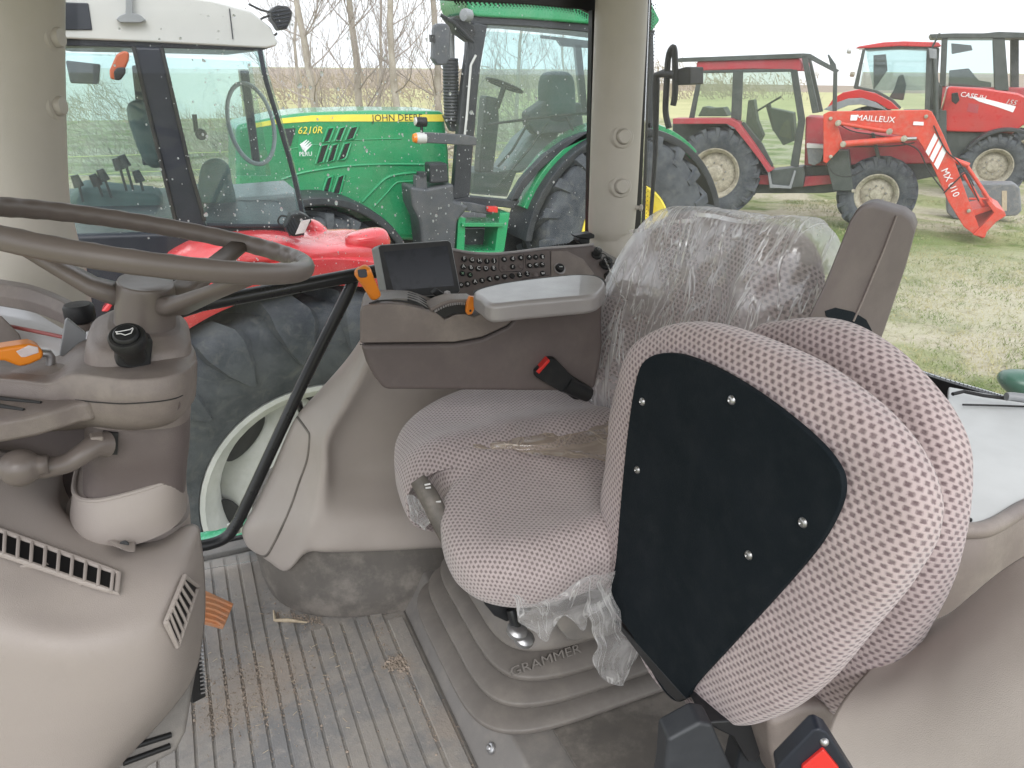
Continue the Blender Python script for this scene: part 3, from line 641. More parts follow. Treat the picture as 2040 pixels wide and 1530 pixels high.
# rear column of console toward pillar
# orange hand lever
hl = thing('hand_lever', 'orange gear hand lever with dark thumb switch on a white stalk', 'lever', tuple(cf.at(757, 606, .03)))
mb = MB(); mb.tube([cf.at(757, 610, .02), cf.at(748, 588, .015)], .0042, 12); mb.build('stalk', 'arm_pad', hl)
mb = MB(); ga, gb_ = cf.at(748, 590, .015), cf.at(722, 541, -.005); ax = (gb_-ga); ln_ = ax.length; ax = ax.normalized()
s1 = ax.cross(V((0, 1, 0))).normalized(); s2 = ax.cross(s1)
rings = []
for t, r1, r2 in ((-.02, .004, .004), (.0, .0092, .0085), (.05, .0105, .0095), (.3, .0112, .010), (.6, .0122, .011), (.85, .0138, .0125), (.98, .0145, .0128), (1.06, .0125, .011), (1.10, .008, .007)):
    rings.append([ga+ax*ln_*t+s1*math.copysign(abs(math.cos(a))**.75, math.cos(a))*r1+s2*math.copysign(abs(math.sin(a))**.75, math.sin(a))*r2 for a in [2*math.pi*k/28 for k in range(28)]])
mb.ring(rings); gr = mb.build('grip', 'orange', hl, smooth='all')
q = oP(723, 545, gb_-V((0, .0105, -.004)), V((0, -1, .35)).normalized())
mb = MB(); e1 = V((1, 0, 0)); e2 = V((0, .35, 1)).normalized()
mb.prism([q+e1*a*.0075+e2*b_*.0070 for a, b_ in ((-1, -.6), (-.6, -1), (.7, -1), (1, -.6), (1, .8), (.7, 1), (-.8, 1), (-1, .7))], (0, .006, -.001)); mb.build('thumb_switch', 'screen', gr, bevel=.001)
th = thing('throttle_lever', 'small orange throttle tab standing in its toothed gate', 'lever', tuple(cf.at(938, 610, -.004)))
mb = slab(cf, [(932, 602), (937, 591), (950, 592), (949, 606), (941, 626), (933, 628), (929, 622)], -.012, -.003); tb = mb.build('tab', 'orange', th, bevel=.0015, seg=3)
MB().lathe(cf.at(937, 619, -.012), (0, -1, 0), [(.0022, 0), (.0022, .0006), (.0005, .0006)], 12).build('screw', 'black_rubber', tb)
# small knobs by the monitor foot
kb = thing('remote_joystick', 'small dark square topped control stub below the monitor', 'control knob', tuple(oY(873, 590, 1.33)))
mb = MB(); kf = Frame((.46, 1.33, 2.3), (1, .2, 0)); slab(kf, [(872, 575), (886, 585), (876, 596), (862, 584)], 0, .012, mb); mb.build('knob_cap', 'black_plastic', kb, bevel=.002)
mb = MB(); mb.tube([kf.at(874, 592, .005), kf.at(876, 606, .005)], .004, 10); mb.build('knob_stem', 'black_plastic', kb)
MB().lathe(oY(891, 586, 1.31), (0, 0, 1), [(.006, -.01), (.007, .0), (.0055, .005), (.001, .007)], 16).build('cream_button', 'arm_pad', kb)
# ------------------------------------------------------------------ monitor
mo = thing('display_monitor', 'small switched off grey framed display screen tilted behind the orange lever', 'monitor', tuple(oY(840, 590, 1.42)))
p0 = oY(832, 535, 1.42); mn = (CC-p0).normalized()*.55+V((.05, -.75, .42)).normalized()*.45; mn.normalize()
mp = lambda x, y, o=0.: oP(x, y, p0-mn*o, mn)
mb = MB(); mb.prism([mp(x, y) for x, y in ((753, 491), (759, 487), (893, 478), (900, 483), (918, 578), (914, 585), (779, 594), (771, 590))], -mn*.028+V((-.012, 0, 0))); mb.build('monitor_case', 'window_grey', mo, bevel=.003, seg=3)
mb = MB(); mb.prism([mp(x, y, -.0006) for x, y in ((754, 493), (759, 489), (893, 480), (898, 484), (916, 578), (913, 583), (779, 593), (772, 589))], -mn*.002); mb.build('bezel', 'black_plastic', mo, bevel=.0006)
mb = MB(); mb.prism([mp(x, y, -.0012) for x, y in ((764, 502), (891, 489), (905, 569), (784, 579))], -mn*.0018); mb.build('screen', 'screen', mo)
mb = MB(); mb.tube([mp(850, 575, .03), oY(868, 615, 1.40)], .012, 12); mb.build('bracket', 'black_plastic', mo)
# ------------------------------------------------------------------ switch panel
sp_ = thing('switch_panel', 'curved taupe panel of round lettered buttons behind the armrest', 'switch panel', tuple(oY(1050, 540, 1.55)))
tl, tr, bl = oY(905, 500, 1.63), oY(1190, 478, 1.63), oY(915, 600, 1.545)
pn = (tr-tl).cross(bl-tl).normalized(); pn = pn if pn.dot(CC-tl) > 0 else -pn
pp_ = lambda x, y, o=0.: oP(x, y, tl+pn*o, pn)
mb = MB(); mb.prism([pp_(x, y) for x, y in ((902, 498), (940, 505), (985, 507), (1030, 503), (1085, 496), (1140, 492), (1175, 488), (1186, 490), (1225, 560), (1225, 600), (1100, 620), (905, 620))], -pn*.03); mb.build('panel_plate', 'taupe_dark', sp_, bevel=.003)
mb = MB(); mb.tube(crom([pp_(x, y, .001) for x, y in ((900, 497), (940, 504), (985, 506), (1030, 502), (1085, 495), (1140, 491), (1182, 487))], 5, False), .0035, 10); mb.build('panel_lip', 'arm_pad', sp_)
mb = MB(); mb.prism([pp_(x, y, .0012) for x, y in ((1098, 500), (1130, 500), (1162, 516), (1184, 545), (1170, 556), (1098, 552))], -pn*.004); mb.build('dial_plate', 'taupe', sp_, bevel=.001)
for ln2 in (((994, 510), (994, 536), (998, 542), (1038, 540), (1042, 536), (1043, 506)), ((1046, 508), (1048, 534), (1085, 532)), ((1096, 500), (1098, 550)), ((1040, 556), (1094, 548))):
    mb = MB(); mb.tube([pp_(x, y, .0003) for x, y in ln2], .0006, 6); mb.build('panel_groove', 'black_rubber', sp_)
xh = (pp_(1000, 540)-pp_(960, 540)).normalized(); yh = pn.cross(xh)
BT = [(924.5, 516.5, 'F'), (940, 518.5, 'G'), (955, 520.5, 'H'), (970, 521, 'I'), (984, 520, 'J'), (923, 532, 'A'), (938, 534, 'B'), (953, 535.5, 'C'), (968, 535.5, 'D'), (983, 535, 'E'),
      (921, 545, 'x'), (936, 548, 'c'), (1004, 517, 'a'), (1021, 516, 'd'), (1037, 514, 'e'), (1054, 513, '+'), (1067, 512.5, '-'), (1080, 511.5, 'g'), (1021, 532, 'r'), (1055, 529.5, 'o'), (1068, 528.5, '<'), (1080, 527.5, '<'),
      (931, 566, 'e'), (946, 562, 'A'), (960, 559, 'z'), (975, 556, 'q'), (990, 553.5, '='), (1005, 551.5, '='), (1020, 550, ''), (1035, 548, '2'), (1050, 546, '2'), (1081, 545, 'w'), (918, 568, 'o')]
for x, y, ch in BT:
    gcol = 'green_print' if ch in 'xc' and ch else 'white_print'
    c = pp_(x, y, 0); b0 = MB().lathe(c, pn, [(.0071, -.001), (.0069, .0022), (.006, .0031), (.001, .0034)], 18).build('button', 'black_plastic', sp_)
    if ch: text('glyph', ch, .0125 if ch.isupper() or ch in '+-' else .012, c+pn*.0036, xh, yh, gcol, b0, .0002)
for x, y in ((1004, 533), (1037, 530), (1066, 547)):
    MB().lathe(pp_(x, y, 0), pn, [(.0069, -.001), (.0067, .0010), (.006, .0014), (.001, .0015)], 18).build('blank_button', 'taupe_dark', sp_)
c = pp_(1114, 536, 0)
MB().lathe(c, pn, [(.0155, -.001), (.015, .003), (.012, .004), (.012, .002), (.001, .002)], 26).build('dial_ring', 'arm_pad', sp_)
dk = MB().lathe(c, pn, [(.0105, .001), (.0105, .009), (.009, .011), (.001, .0112)], 26).build('dial_knob', 'black_plastic', sp_)
mb = MB(); mb.box(c+pn*.0115, (.004, .0006, .0006), Matrix((xh, yh, pn)).transposed()); mb.build('pointer', 'white_print', dk)
# panel by the pillar with capped sockets
mb = MB(); q = [pp_(x, y, -.001) for x, y in ((1140, 492), (1186, 489), (1240, 520), (1250, 600), (1200, 600))]; mb.prism(q, -pn*.03); mb.build('socket_plate', 'grey_plastic', sp_, bevel=.003)
SK = [(1188, 508, .011, .017, 'steel'), (1207, 527, .014, .016, 'black_rubber'), (1215, 551, .013, .010, 'black_rubber')]
for i, (x, y, r, h, m) in enumerate(SK):
    t = thing('power_socket', ['black capped cylindrical socket nearest the pillar foot', 'widest black capped socket with cord loop, middle of three', 'lowest flat capped black socket beside the film covered backrest'][i], 'socket', tuple(pp_(x, y, 0)), 'capped sockets on the console end')
    MB().lathe(pp_(x, y, 0), pn*.6+V((0, 0, .4)), [(r*1.25, -.002), (r*1.25, .003), (r*.9, .004), (r*.9, h), (r*.8, h+.001), (r*.3, h+.002), (r*.28, h+.006), (.001, h+.0065)], 22).build('socket_body', 'black_rubber', t)
    if i == 0: MB().lathe(pp_(x, y, 0), pn*.6+V((0, 0, .4)), [(.004, h+.002), (.0035, h+.008), (.001, h+.008)], 14).build('cap_pin', 'steel', t)
    mb = MB(); mb.tube(crom([pp_(x+2, y-4, .014), pp_(x+16, y-2, .02), pp_(x+24, y+10, .018), pp_(x+16, y+22, .012), pp_(x+6, y+18, .006)], 6, False), .0011, 6); mb.build('cord', 'black_rubber', t)
# window latch on the sill
lt = thing('window_latch', 'black side window latch handle at the foot of the round pillar', 'latch', tuple(oY(1160, 480, 1.68)))
wf = FY(1.66)
mb = slab(wf, [(1152, 480), (1156, 470), (1173, 470), (1176, 484), (1158, 487)], 0, .03); mb.build('latch_base', 'black_plastic', lt, bevel=.002)
mb = slab(wf, [(1146, 470), (1160, 467), (1178, 464), (1186, 468), (1185, 475), (1170, 477), (1150, 474)], -.008, .02); mb.build('latch_handle', 'black_plastic', lt, bevel=.003)

# ================================================================== steering column + wheel
SC = thing('steering_column', 'taupe steering column rising from a beige bellows collar, with steering wheel', 'steering column', (-.1, 1.05, 2.1))
def csec(xl, xr, y, Y=1.05, ry=None, tilt=0):
    a, b_ = oY(xl, y, Y), oY(xr, y, Y); c = (a+b_)/2; w_ = (b_-a).length/2; return (c.x, c.y, c.z, w_*.93, (ry if ry else w_*.93))
def cloft(rows, e=2.3, Y=1.05, n=48, per=5, tiltv=-.16):
    # sections slanted so that they stand square to the leaning column
    secs = [csec(*r[:3], Y=Y, ry=(r[3] if len(r) > 3 else None)) for r in rows]
    mb = loft(secs[::-1], n, e, per)
    for q in mb.v: pass
    cx = {}
    out = []
    for i, q in enumerate(mb.v):
        ring = i//n; 
        if ring not in cx:
            rr = mb.v[ring*n:(ring+1)*n]; cx[ring] = sum((v.x for v in rr))/n
        out.append(V((q.x, q.y, q.z+(q.x-cx[ring])*tiltv)))
    mb.v = out; return mb
mb = cloft([(122, 384, 1010), (124, 386, 1040), (150, 386, 1075), (215, 378, 1100), (220, 376, 1160)], 3.0); mb.build('lower_collar', 'cowl_beige', SC)
mb = cloft([(136, 378, 925, .085), (134, 378, 930, .090), (128, 380, 970, .1), (122, 384, 1012, .102)], 3.0, tiltv=.10);
collar_rim = [v for v in mb.v[-48:]]; mb2 = MB(); mb2.tube(collar_rim+collar_rim[:1], .0035, 8, False); mb2.build('collar_rim', 'cowl_beige', SC); mb.build('collar', 'cowl_beige', SC)
mb = cloft([(166, 384, 770, .092), (164, 383, 850, .092), (162, 378, 900, .085), (160, 374, 960, .082)], 3.8); mb.build('column_shroud', 'taupe_dark', SC)
mb = cloft([(212, 362, 640, .066), (190, 378, 652, .078), (168, 386, 672, .09), (160, 386, 740, .094), (160, 385, 800, .094)], 3.6); mb.build('column_head', 'taupe', SC)
mb = cloft([(232, 348, 560, .05), (228, 352, 566, .052), (224, 354, 600, .052), (222, 356, 640, .053), (218, 360, 662, .056)], 2.2, 1.05); mb.build('hub', 'wheel_plastic', SC)
# lever notch + tilt lever
tf = Frame((-.1, .955, 2.25), (1, .1, 0))
mb = slab(tf, [(206, 863), (236, 863), (234, 906), (206, 906)], 0, .02); mb.build('lever_gate', 'black_rubber', SC)
tlv = thing('tilt_lever', 'taupe ball ended lever curving out from the steering column', 'lever', tuple(tf.at(190, 890)))
mb = MB(); pts = crom([tf.at(x, y, o) for x, y, o in ((212, 885, -.004), (190, 888, -.012), (168, 902, -.02), (135, 922, -.025), (95, 932, -.03), (66, 935, -.033))], 5, False)
mb.tube(pts, [.016-.0045*math.sin(min(1, i/(len(pts)-1)*1.4)*math.pi/2) for i in range(len(pts))], 18); mb.build('arm', 'wheel_plastic', tlv)
c = tf.at(40, 932, -.036); mb = MB().lathe(c-V((.0, 0, 0)), (1, 0, -.05), [(.001, -.0215)]+[(.0215*math.sin(math.radians(t)), -.0215*math.cos(math.radians(t))) for t in range(12, 150, 12)]+[(.0115, .0205), (.0105, .028)], 28); mb.build('ball', 'wheel_plastic', tlv, smooth='all')
mb = slab(tf, [(178, 872), (208, 870), (207, 898), (186, 906)], -.020, -.002); mb.build('lever_yoke', 'taupe', tlv, bevel=.003)
MB().lathe(tf.at(192, 887, -.021), -tf.n, [(.004, 0), (.004, .0015), (.001, .0015)], 12).build('yoke_screw', 'black_rubber', tlv)
# steering wheel
wc = oY(277, 476, 1.05); wn = V((.25, .080, 1)).normalized(); wu = V((1, 0, 0)); wu = (wu-wn*wu.dot(wn)).normalized(); wv = wn.cross(wu)
wR = .2045
SW = thing('steering_wheel', 'taupe three spoke steering wheel crossing the photo\'s left side', 'steering wheel', tuple(wc))
mb = MB(); rings = []; NN = 144
for i in range(NN):
    a = 2*math.pi*i/NN; d = wu*math.cos(a)+wv*math.sin(a); c = wc+d*wR; r = []
    wave = .0013*math.cos(a*36)
    for k in range(20):
        t = 2*math.pi*k/20; cr, sr = math.cos(t), math.sin(t)
        rr = .0116
        if cr < .2: rr += wave*(.2-cr)
        r.append(c+d*cr*rr*.92+wn*sr*rr*1.12)
    rings.append(r)
rings.append(rings[0]); mb.ring(rings, True, False, False); mb.build('rim', 'wheel_plastic', SW, smooth='all')
hc = oY(288, 612, 1.03)
hax = oY(290, 600, 1.05)
for ang in (48, -52, 168):
    a = R(ang); d = wu*math.cos(a)+wv*math.sin(a); sd = wn.cross(d)
    P0, P1, P2 = hax+d*.012, hax+d*.062+wn*.008, wc+d*(wR-.006)-wn*.004
    path = [P0, P1, P1.lerp(P2, .5), P2]; rings = []
    for q, w_, h_ in zip(path, (.024, .021, .0165, .015), (.015, .012, .0085, .008)):
        rings.append([q+sd*math.copysign(abs(math.cos(t))**.6, math.cos(t))*w_+wn*math.copysign(abs(math.sin(t))**.6, math.sin(t))*h_ for t in [2*math.pi*k/20 for k in range(20)]])
    MB().ring(rings).build('spoke', 'wheel_plastic', SW, smooth='all')
# horn stalk
hs = thing('horn_stalk', 'black round horn button stalk on a square base, column face', 'horn button', tuple(oY(265, 710, .955)))
hf2 = Frame((-.05, .955, 2.38), (1, .12, 0)); 
mb = slab(hf2, [(232, 690), (238, 684), (298, 672), (305, 680), (300, 730), (292, 738), (238, 732), (230, 724)], -.004, .02); mb.build('stalk_base', 'black_plastic', hs, bevel=.004, seg=3)
a_, b2_ = hf2.at(268, 712, -.004), oD(251, 667, .865); ax = (b2_-a_); l_ = ax.length
MB().lathe(a_, ax, [(.013, 0), (.0135, l_*.3), (.0175, l_*.5), (.0205, l_*.75), (.0205, l_*.92), (.0185, l_*.99), (.0155, l_), (.0150, l_-.002), (.0145, l_-.002), (.014, l_+.002), (.012, l_+.004), (.001, l_+.0045)], 36).build('stalk_head', 'black_plastic', hs)
axn = ax.normalized(); xh2 = V((1, .25, -.05)); xh2 = (xh2-axn*xh2.dot(axn)).normalized(); yh2 = axn.cross(xh2); c = b2_+axn*.0052
mb = MB()
hp = [(-1, .45), (-.55, .3), (.7, .15), (1, .3), (1, .1), (.6, -.5), (-.1, -.55), (-.5, -.1), (-1, .05), (-.85, .2)]
for (x1, y1), (x2, y2) in zip(hp, hp[1:]+hp[:1]): mb.tube([c+xh2*x1*.009+yh2*y1*.009, c+xh2*x2*.009+yh2*y2*.009], .0006, 6)
mb.build('horn_symbol', 'white_print', hs)
# ================================================================== dashboard wing
DB = thing('dashboard', 'taupe dashboard wing left of the steering column with round black cap', 'dashboard', (-.3, 1.0, 2.3))
dz = 2.325
wing = [(-220, 770), (-60, 742), (60, 735), (110, 742), (150, 762), (230, 776), (310, 770), (372, 744), (386, 722), (386, 690), (360, 660), (330, 640), (240, 640), (180, 640), (150, 650), (120, 700), (60, 715), (-220, 730)]
DR = [
 [(-300, 690, 1.10), (-100, 704, 1.08), (30, 716, 1.06), (115, 712, 1.04), (165, 680, 1.03), (230, 668, 1.02), (320, 662, 1.03), (366, 668, 1.06)],
 [(-300, 715, .98), (-100, 726, .97), (30, 736, .96), (110, 738, .95), (165, 722, .93), (255, 728, .912), (345, 718, .93), (384, 694, 1.0)],
 [(-300, 735, .90), (-100, 745, .90), (30, 756, .89), (100, 762, .885), (150, 744, .885), (262, 754, .876), (352, 742, .90), (389, 716, .98)],
 [(-300, 742, .895), (-100, 752, .893), (30, 763, .883), (100, 770, .878), (152, 754, .878), (262, 764, .870), (353, 752, .894), (390, 724, .975)],
 [(-300, 790, .90), (-100, 796, .90), (30, 802, .89), (100, 806, .885), (156, 794, .882), (262, 800, .874), (352, 790, .898), (389, 760, .98)],
 [(-300, 850, .93), (-100, 848, .93), (30, 845, .925), (110, 842, .92), (172, 840, .905), (262, 846, .900), (345, 832, .92), (386, 790, .99)],
 [(-300, 880, 1.0), (-100, 872, 1.0), (30, 862, 1.0), (110, 856, .99), (180, 852, .98), (262, 856, .96), (338, 842, .97), (380, 802, 1.02)]]
mb = skin([[oD(*q) for q in r] for r in DR], 5); mb.build('dash_body', 'taupe', DB, smooth='all', solid=.004)
mb = MB(); mb.tube(crom([oD(x, y, d) for x, y, d in ((150, 797, .880), (200, 802, .874), (262, 804, .871), (352, 793, .895), (388, 764, .976))], 6, False), .0008, 6); mb.build('dash_seam', 'black_rubber', DB)
for x, y, d in ((176, 822, .893), (342, 806, .905)):
    MB().lathe(oD(x, y, d), (.1, -1, -.25), [(.010, -.004), (.010, .002), (.0085, .0025), (.008, .001), (.001, .0005)], 20).build('screw_well', 'taupe_dark', DB)
w2 = [(-240, 750), (-60, 760), (0, 766), (60, 774), (150, 782), (196, 788), (176, 800), (150, 804), (120, 813), (60, 830), (0, 840), (-240, 870)]
dz2 = 2.388
mb = MB(); mb.prism([oZ(x, y, dz2) for x, y in w2], (0, 0, -.026)); mb.build('vent_wing', 'taupe', DB, bevel=.006, seg=4)
mb = slab(FY(1.16), [(-260, 745), (0, 745), (120, 745), (200, 700), (210, 900), (200, 1020), (120, 1010), (-260, 930)], 0, .2); mb.build('dash_core', 'taupe_dark', DB, bevel=.01)
for y0, xr in ((784, 118), (797, 82), (812, 48)):
    mb = MB(); mb.tube([oZ(-80, y0-14, dz2+.0005), oZ(0, y0-3, dz2+.0005), oZ(xr, y0+6-(y0-784)*.06, dz2+.0005)], [.003, .0032, .002], 8); mb.build('groove', 'black_rubber', DB)
# instrument hood and the painted front window view under it
hood = [oD(x, y, D) for x, y, D in ((-120, 566, 1.16), (0, 584, 1.15), (70, 598, 1.14), (140, 628, 1.11), (190, 668, 1.07), (215, 690, 1.04))]
mb = MB(); hh = crom(hood, 5, False); rings = []
for i, q in enumerate(hh):
    rings.append([q+V((0, .04, .012)), q+V((0, .0, .016)), q+V((0, -.014, .0)), q+V((.0, -.012, -.018)), q+V((0, .0, -.02)), q+V((0, .04, -.004))])
mb.ring(rings); mb.build('instrument_hood', 'taupe', DB, bevel=.004)
mb = MB(); mb.prism([oD(x, y, D) for x, y, D in ((-120, 590, 1.20), (0, 600, 1.20), (70, 622, 1.18), (150, 670, 1.13), (165, 712, 1.08), (80, 712, 1.06), (-120, 700, 1.06))], (0, .0, -.004)); mb.build('front_view_panel', 'dash_white', DB, smooth=False)  # white panel stands in for the bright view through the front window
mb = MB(); mb.tube([oD(10, 648, 1.115), oD(70, 660, 1.11), (oD(128, 672, 1.10))], .003, 8); mb.build('front_view_line', 'dash_red', DB)  # red line of that painted view
mb = MB(); mb.prism([oD(x, y, D) for x, y, D in ((-60, 622, 1.10), (5, 632, 1.10), (40, 668, 1.09), (52, 706, 1.06), (-60, 712, 1.05))], (0, -.004, .004)); mb.build('instrument_shade', 'taupe', DB, bevel=.002)
# cap
c = oD(158, 622, 1.07)
mb = MB().lathe(c-V((0, 0, .01)), (.02, -.02, 1), [(.0200, -.052), (.0195, -.02), (.0185, -.004)], 30); mb.build('cap_neck', 'taupe', DB)
rings = []
for rr, h in ((.0185, -.004), (.0195, .0), (.0195, .016), (.0175, .020), (.001, .0205)):
    rings.append([c+V((math.cos(t)*rr*(1+.03*(k % 2)*(rr > .018)), math.sin(t)*rr*(1+.03*(k % 2)*(rr > .018)), h-.008)) for k, t in enumerate([2*math.pi*k/56 for k in range(56)])])
mb = MB().ring(rings); mb.build('black_cap', 'black_plastic', DB)
mb = MB(); bf3 = Frame(oD(150, 680, 1.02), (1, .1, 0)); slab(bf3, [(129, 640), (134, 634), (176, 668), (168, 700), (160, 708), (118, 710)], 0, .008, mb); mb.build('side_lens', 'window_grey', DB, bevel=.002)
mb = slab(bf3, [(172, 662), (182, 660), (183, 668), (178, 688), (170, 690)], -.002, .004); mb.build('bright_edge', 'dash_white', DB, bevel=.001)
# orange shuttle lever
sh = thing('shuttle_lever', 'orange direction lever lying over the dashboard at the far left', 'lever', tuple(oD(60, 710, .93)))
sf = Frame(oD(50, 708, .93), (1, .3, 0))
mb = slab(sf, [(-90, 696), (0, 694), (40, 688), (62, 685), (78, 690), (88, 702), (86, 716), (60, 727), (42, 732), (30, 728), (10, 720), (-90, 716)], -.014, .014); gp = mb.build('grip', 'orange', sh, bevel=.007, seg=4)
mb = slab(sf, [(31, 700), (58, 688), (76, 692), (78, 703), (50, 712), (42, 712)], -.0145, -.006); mb.build('pale_patch', 'lamp_lens', gp, bevel=.001)  # pale smooth patch laid over the orange grip
mb = MB(); mb.tube([sf.at(84, 704), sf.at(96, 704), sf.at(101, 712), sf.at(101, 728)], .0055, 12); mb.build('stem', 'steel', sh)
MB().lathe(oD(75, 752, .93), (0, 0, 1), [(.042, -.026), (.039, .0), (.033, .007), (.001, .008)], 30).build('boot', 'taupe', sh)

# ================================================================== beige cowl
CW = thing('front_cowl', 'large beige moulded cowl under the dashboard with two slotted air vents', 'cowl', (-.35, .9, 1.5))
rows = [
 [(-500, 890, .95), (-250, 895, .98), (-60, 890, 1.02), (40, 905, 1.05), (118, 930, 1.09), (122, 930, 1.12), (120, 940, 1.16)],
 [(-500, 960, .90), (-250, 960, .92), (-60, 965, .96), (50, 985, .98), (112, 1005, 1.01), (130, 1030, 1.05), (160, 1035, 1.1)],
 [(-500, 1040, .86), (-250, 1042, .87), (-60, 1050, .90), (80, 1075, .93), (190, 1092, .955), (270, 1092, .985), (300, 1070, 1.05)],
 [(-500, 1120, .84), (-250, 1122, .85), (-50, 1130, .87), (110, 1150, .895), (250, 1130, .93), (340, 1096, .98), (384, 1046, 1.04)],
 [(-500, 1180, .82), (-250, 1185, .83), (-40, 1195, .845), (130, 1220, .87), (290, 1190, .91), (362, 1140, .955), (398, 1080, 1.03)],
 [(-500, 1260, .81), (-250, 1262, .815), (-30, 1270, .83), (140, 1285, .85), (300, 1260, .895), (370, 1225, .95), (406, 1165, 1.03)],
 [(-500, 1350, .82), (-250, 1350, .825), (-30, 1352, .84), (140, 1362, .86), (290, 1345, .90), (362, 1310, .95), (402, 1262, 1.03)],
 [(-500, 1450, .84), (-250, 1450, .845), (-30, 1450, .86), (130, 1450, .88), (250, 1430, .915), (330, 1395, .96), (374, 1365, 1.03)],
 [(-500, 1560, .87), (-250, 1560, .875), (-40, 1560, .89), (90, 1555, .91), (180, 1545, .94), (230, 1520, .98), (262, 1500, 1.05)],
 [(-500, 1700, .90), (-250, 1700, .90), (-40, 1700, .92), (60, 1690, .94), (120, 1670, .97), (150, 1640, 1.01), (170, 1610, 1.07)]]
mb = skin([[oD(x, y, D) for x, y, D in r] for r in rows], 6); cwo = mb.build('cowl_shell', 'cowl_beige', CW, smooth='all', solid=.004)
bpy.context.view_layer.update()
def onob(o, x, y, lift=0.):
    org = V((0, 0, 0)); par = o
    while par is not None: org += par.location; par = par.parent
    d = ray(x, y).normalized(); ok, loc, nor, _ = o.ray_cast(CC-org, d)
    return (loc+org-d*lift) if ok else None
def patch(o, px, lift, name, m, par, thick=.002, bevel=0):
    pts = [onob(o, x, y, lift) for x, y in px]
    if any(q is None for q in pts): print('MISS', name, px); return None
    n = (CC-pts[0]).normalized(); mb = MB(); mb.prism(pts, -n*thick); return mb.build(name, m, par, bevel=bevel)
# cowl collar ridge + screw tab
q = [onob(cwo, x, y, .022) for x, y in ((183, 1058), (240, 1064), (262, 1066), (270, 1080), (270, 1100), (255, 1100), (225, 1088))]
if all(q): MB().prism(q, (0, .012, 0)).build('screw_tab', 'cowl_beige', CW, bevel=.004, seg=3)
q = onob(cwo, 247, 1086, .026)
if q: MB().lathe(q, (CC-q), [(.006, -.002), (.006, .001), (.0045, .0015), (.001, .0005)], 16).build('tab_screw', 'black_plastic', CW)
# top vent
def vent(quad, nfin, frame_w, name, lean):
    vt = MB(); C0 = [V((*c, 0)) for c in quad]      # tl, tr, br, bl in pixels
    S = lambda u, v: C0[0].lerp(C0[1], u).lerp(C0[3].lerp(C0[2], u), v)
    cells = []
    dk = []
    N = 14
    for i in range(N+1): dk.append((S(i/N, 0).x, S(i/N, 0).y))
    for i in range(N, -1, -1): dk.append((S(i/N, 1).x, S(i/N, 1).y))
    top = [onob(cwo, *dk[i], .010) for i in range(N+1)]; bot = [onob(cwo, *dk[2*N+1-i], .010) for i in range(N+1)]
    if any(q is None for q in top+bot): print('MISS vent'); return
    mb = MB(); 
    for i in range(N): mb.add([top[i], top[i+1], bot[i+1], bot[i]], [(0, 1, 2, 3)])
    vo = mb.build(name, 'frit', CW, smooth=False)
    ro = MB(); loop = [onob(cwo, x, y, .0095) for x, y in dk]; loop.append(loop[0]); ro.tube(loop, frame_w, 8); ro.build('vent_frame', 'cowl_beige', vo)
    for k in range(nfin):
        u = (k+.6)/nfin; a = S(u, 0); b_ = S(min(1, u+lean), 1)
        p_, q_ = onob(cwo, a.x, a.y, .012), onob(cwo, b_.x, b_.y, .012)
        if p_ and q_:
            MB().tube([p_, p_.lerp(q_, .5)+(CC-p_).normalized()*.002, q_], .0021, 8).build('fin', 'cowl_beige', vo)
vent([(-60, 1035), (236, 1142), (232, 1182), (-62, 1082)], 11, .0035, 'top_vent', -.0)
vent([(368, 1148), (330, 1240), (354, 1288), (394, 1168)], 7, .0032, 'side_vent', .08)
# moulded thumb lip under the top vent
q = [onob(cwo, x, y, .002) for x, y in ((40, 1128), (80, 1126), (130, 1142), (162, 1166))]
if all(q): MB().tube(crom(q, 5, False), [.001, .002, .003, .004, .005, .0055, .006, .0055, .005, .0045, .004, .003, .002, .0015, .001, .001][:len(crom(q, 5, False))], 10).build('thumb_lip', 'cowl_beige', CW)
# recessed grey kick panel below the cowl
kp = thing('kick_panel', 'grey slotted lower panel beneath the beige cowl', 'kick panel', (-.2, 1.0, 1.5))
kf = [(403, 1255, 1.10), (402, 1300, 1.10), (384, 1400, 1.09), (374, 1460, 1.08), (355, 1500, 1.07), (300, 1530, 1.05), (200, 1640, 1.0), (60, 1700, 1.0), (150, 1400, 1.10), (300, 1280, 1.12)]
kk = [oD(*q) for q in kf]; kn = V((.45, -1, .25)).normalized(); k0 = oD(340, 1450, 1.07)
mb = MB(); mb.prism([oP(x, y, k0, kn) for x, y, D in kf], -kn*.05); mb.build('panel', 'grey_plastic', kp, bevel=.01, seg=4)
for a_, b2 in (((250, 1492), (340, 1464)), ((246, 1520), (338, 1486))):
    mb = MB(); mb.tube([oP(*a_, k0+kn*.0015, kn), oP(*b2, k0+kn*.0015, kn)], .0042, 10); mb.build('slot', 'frit', kp)
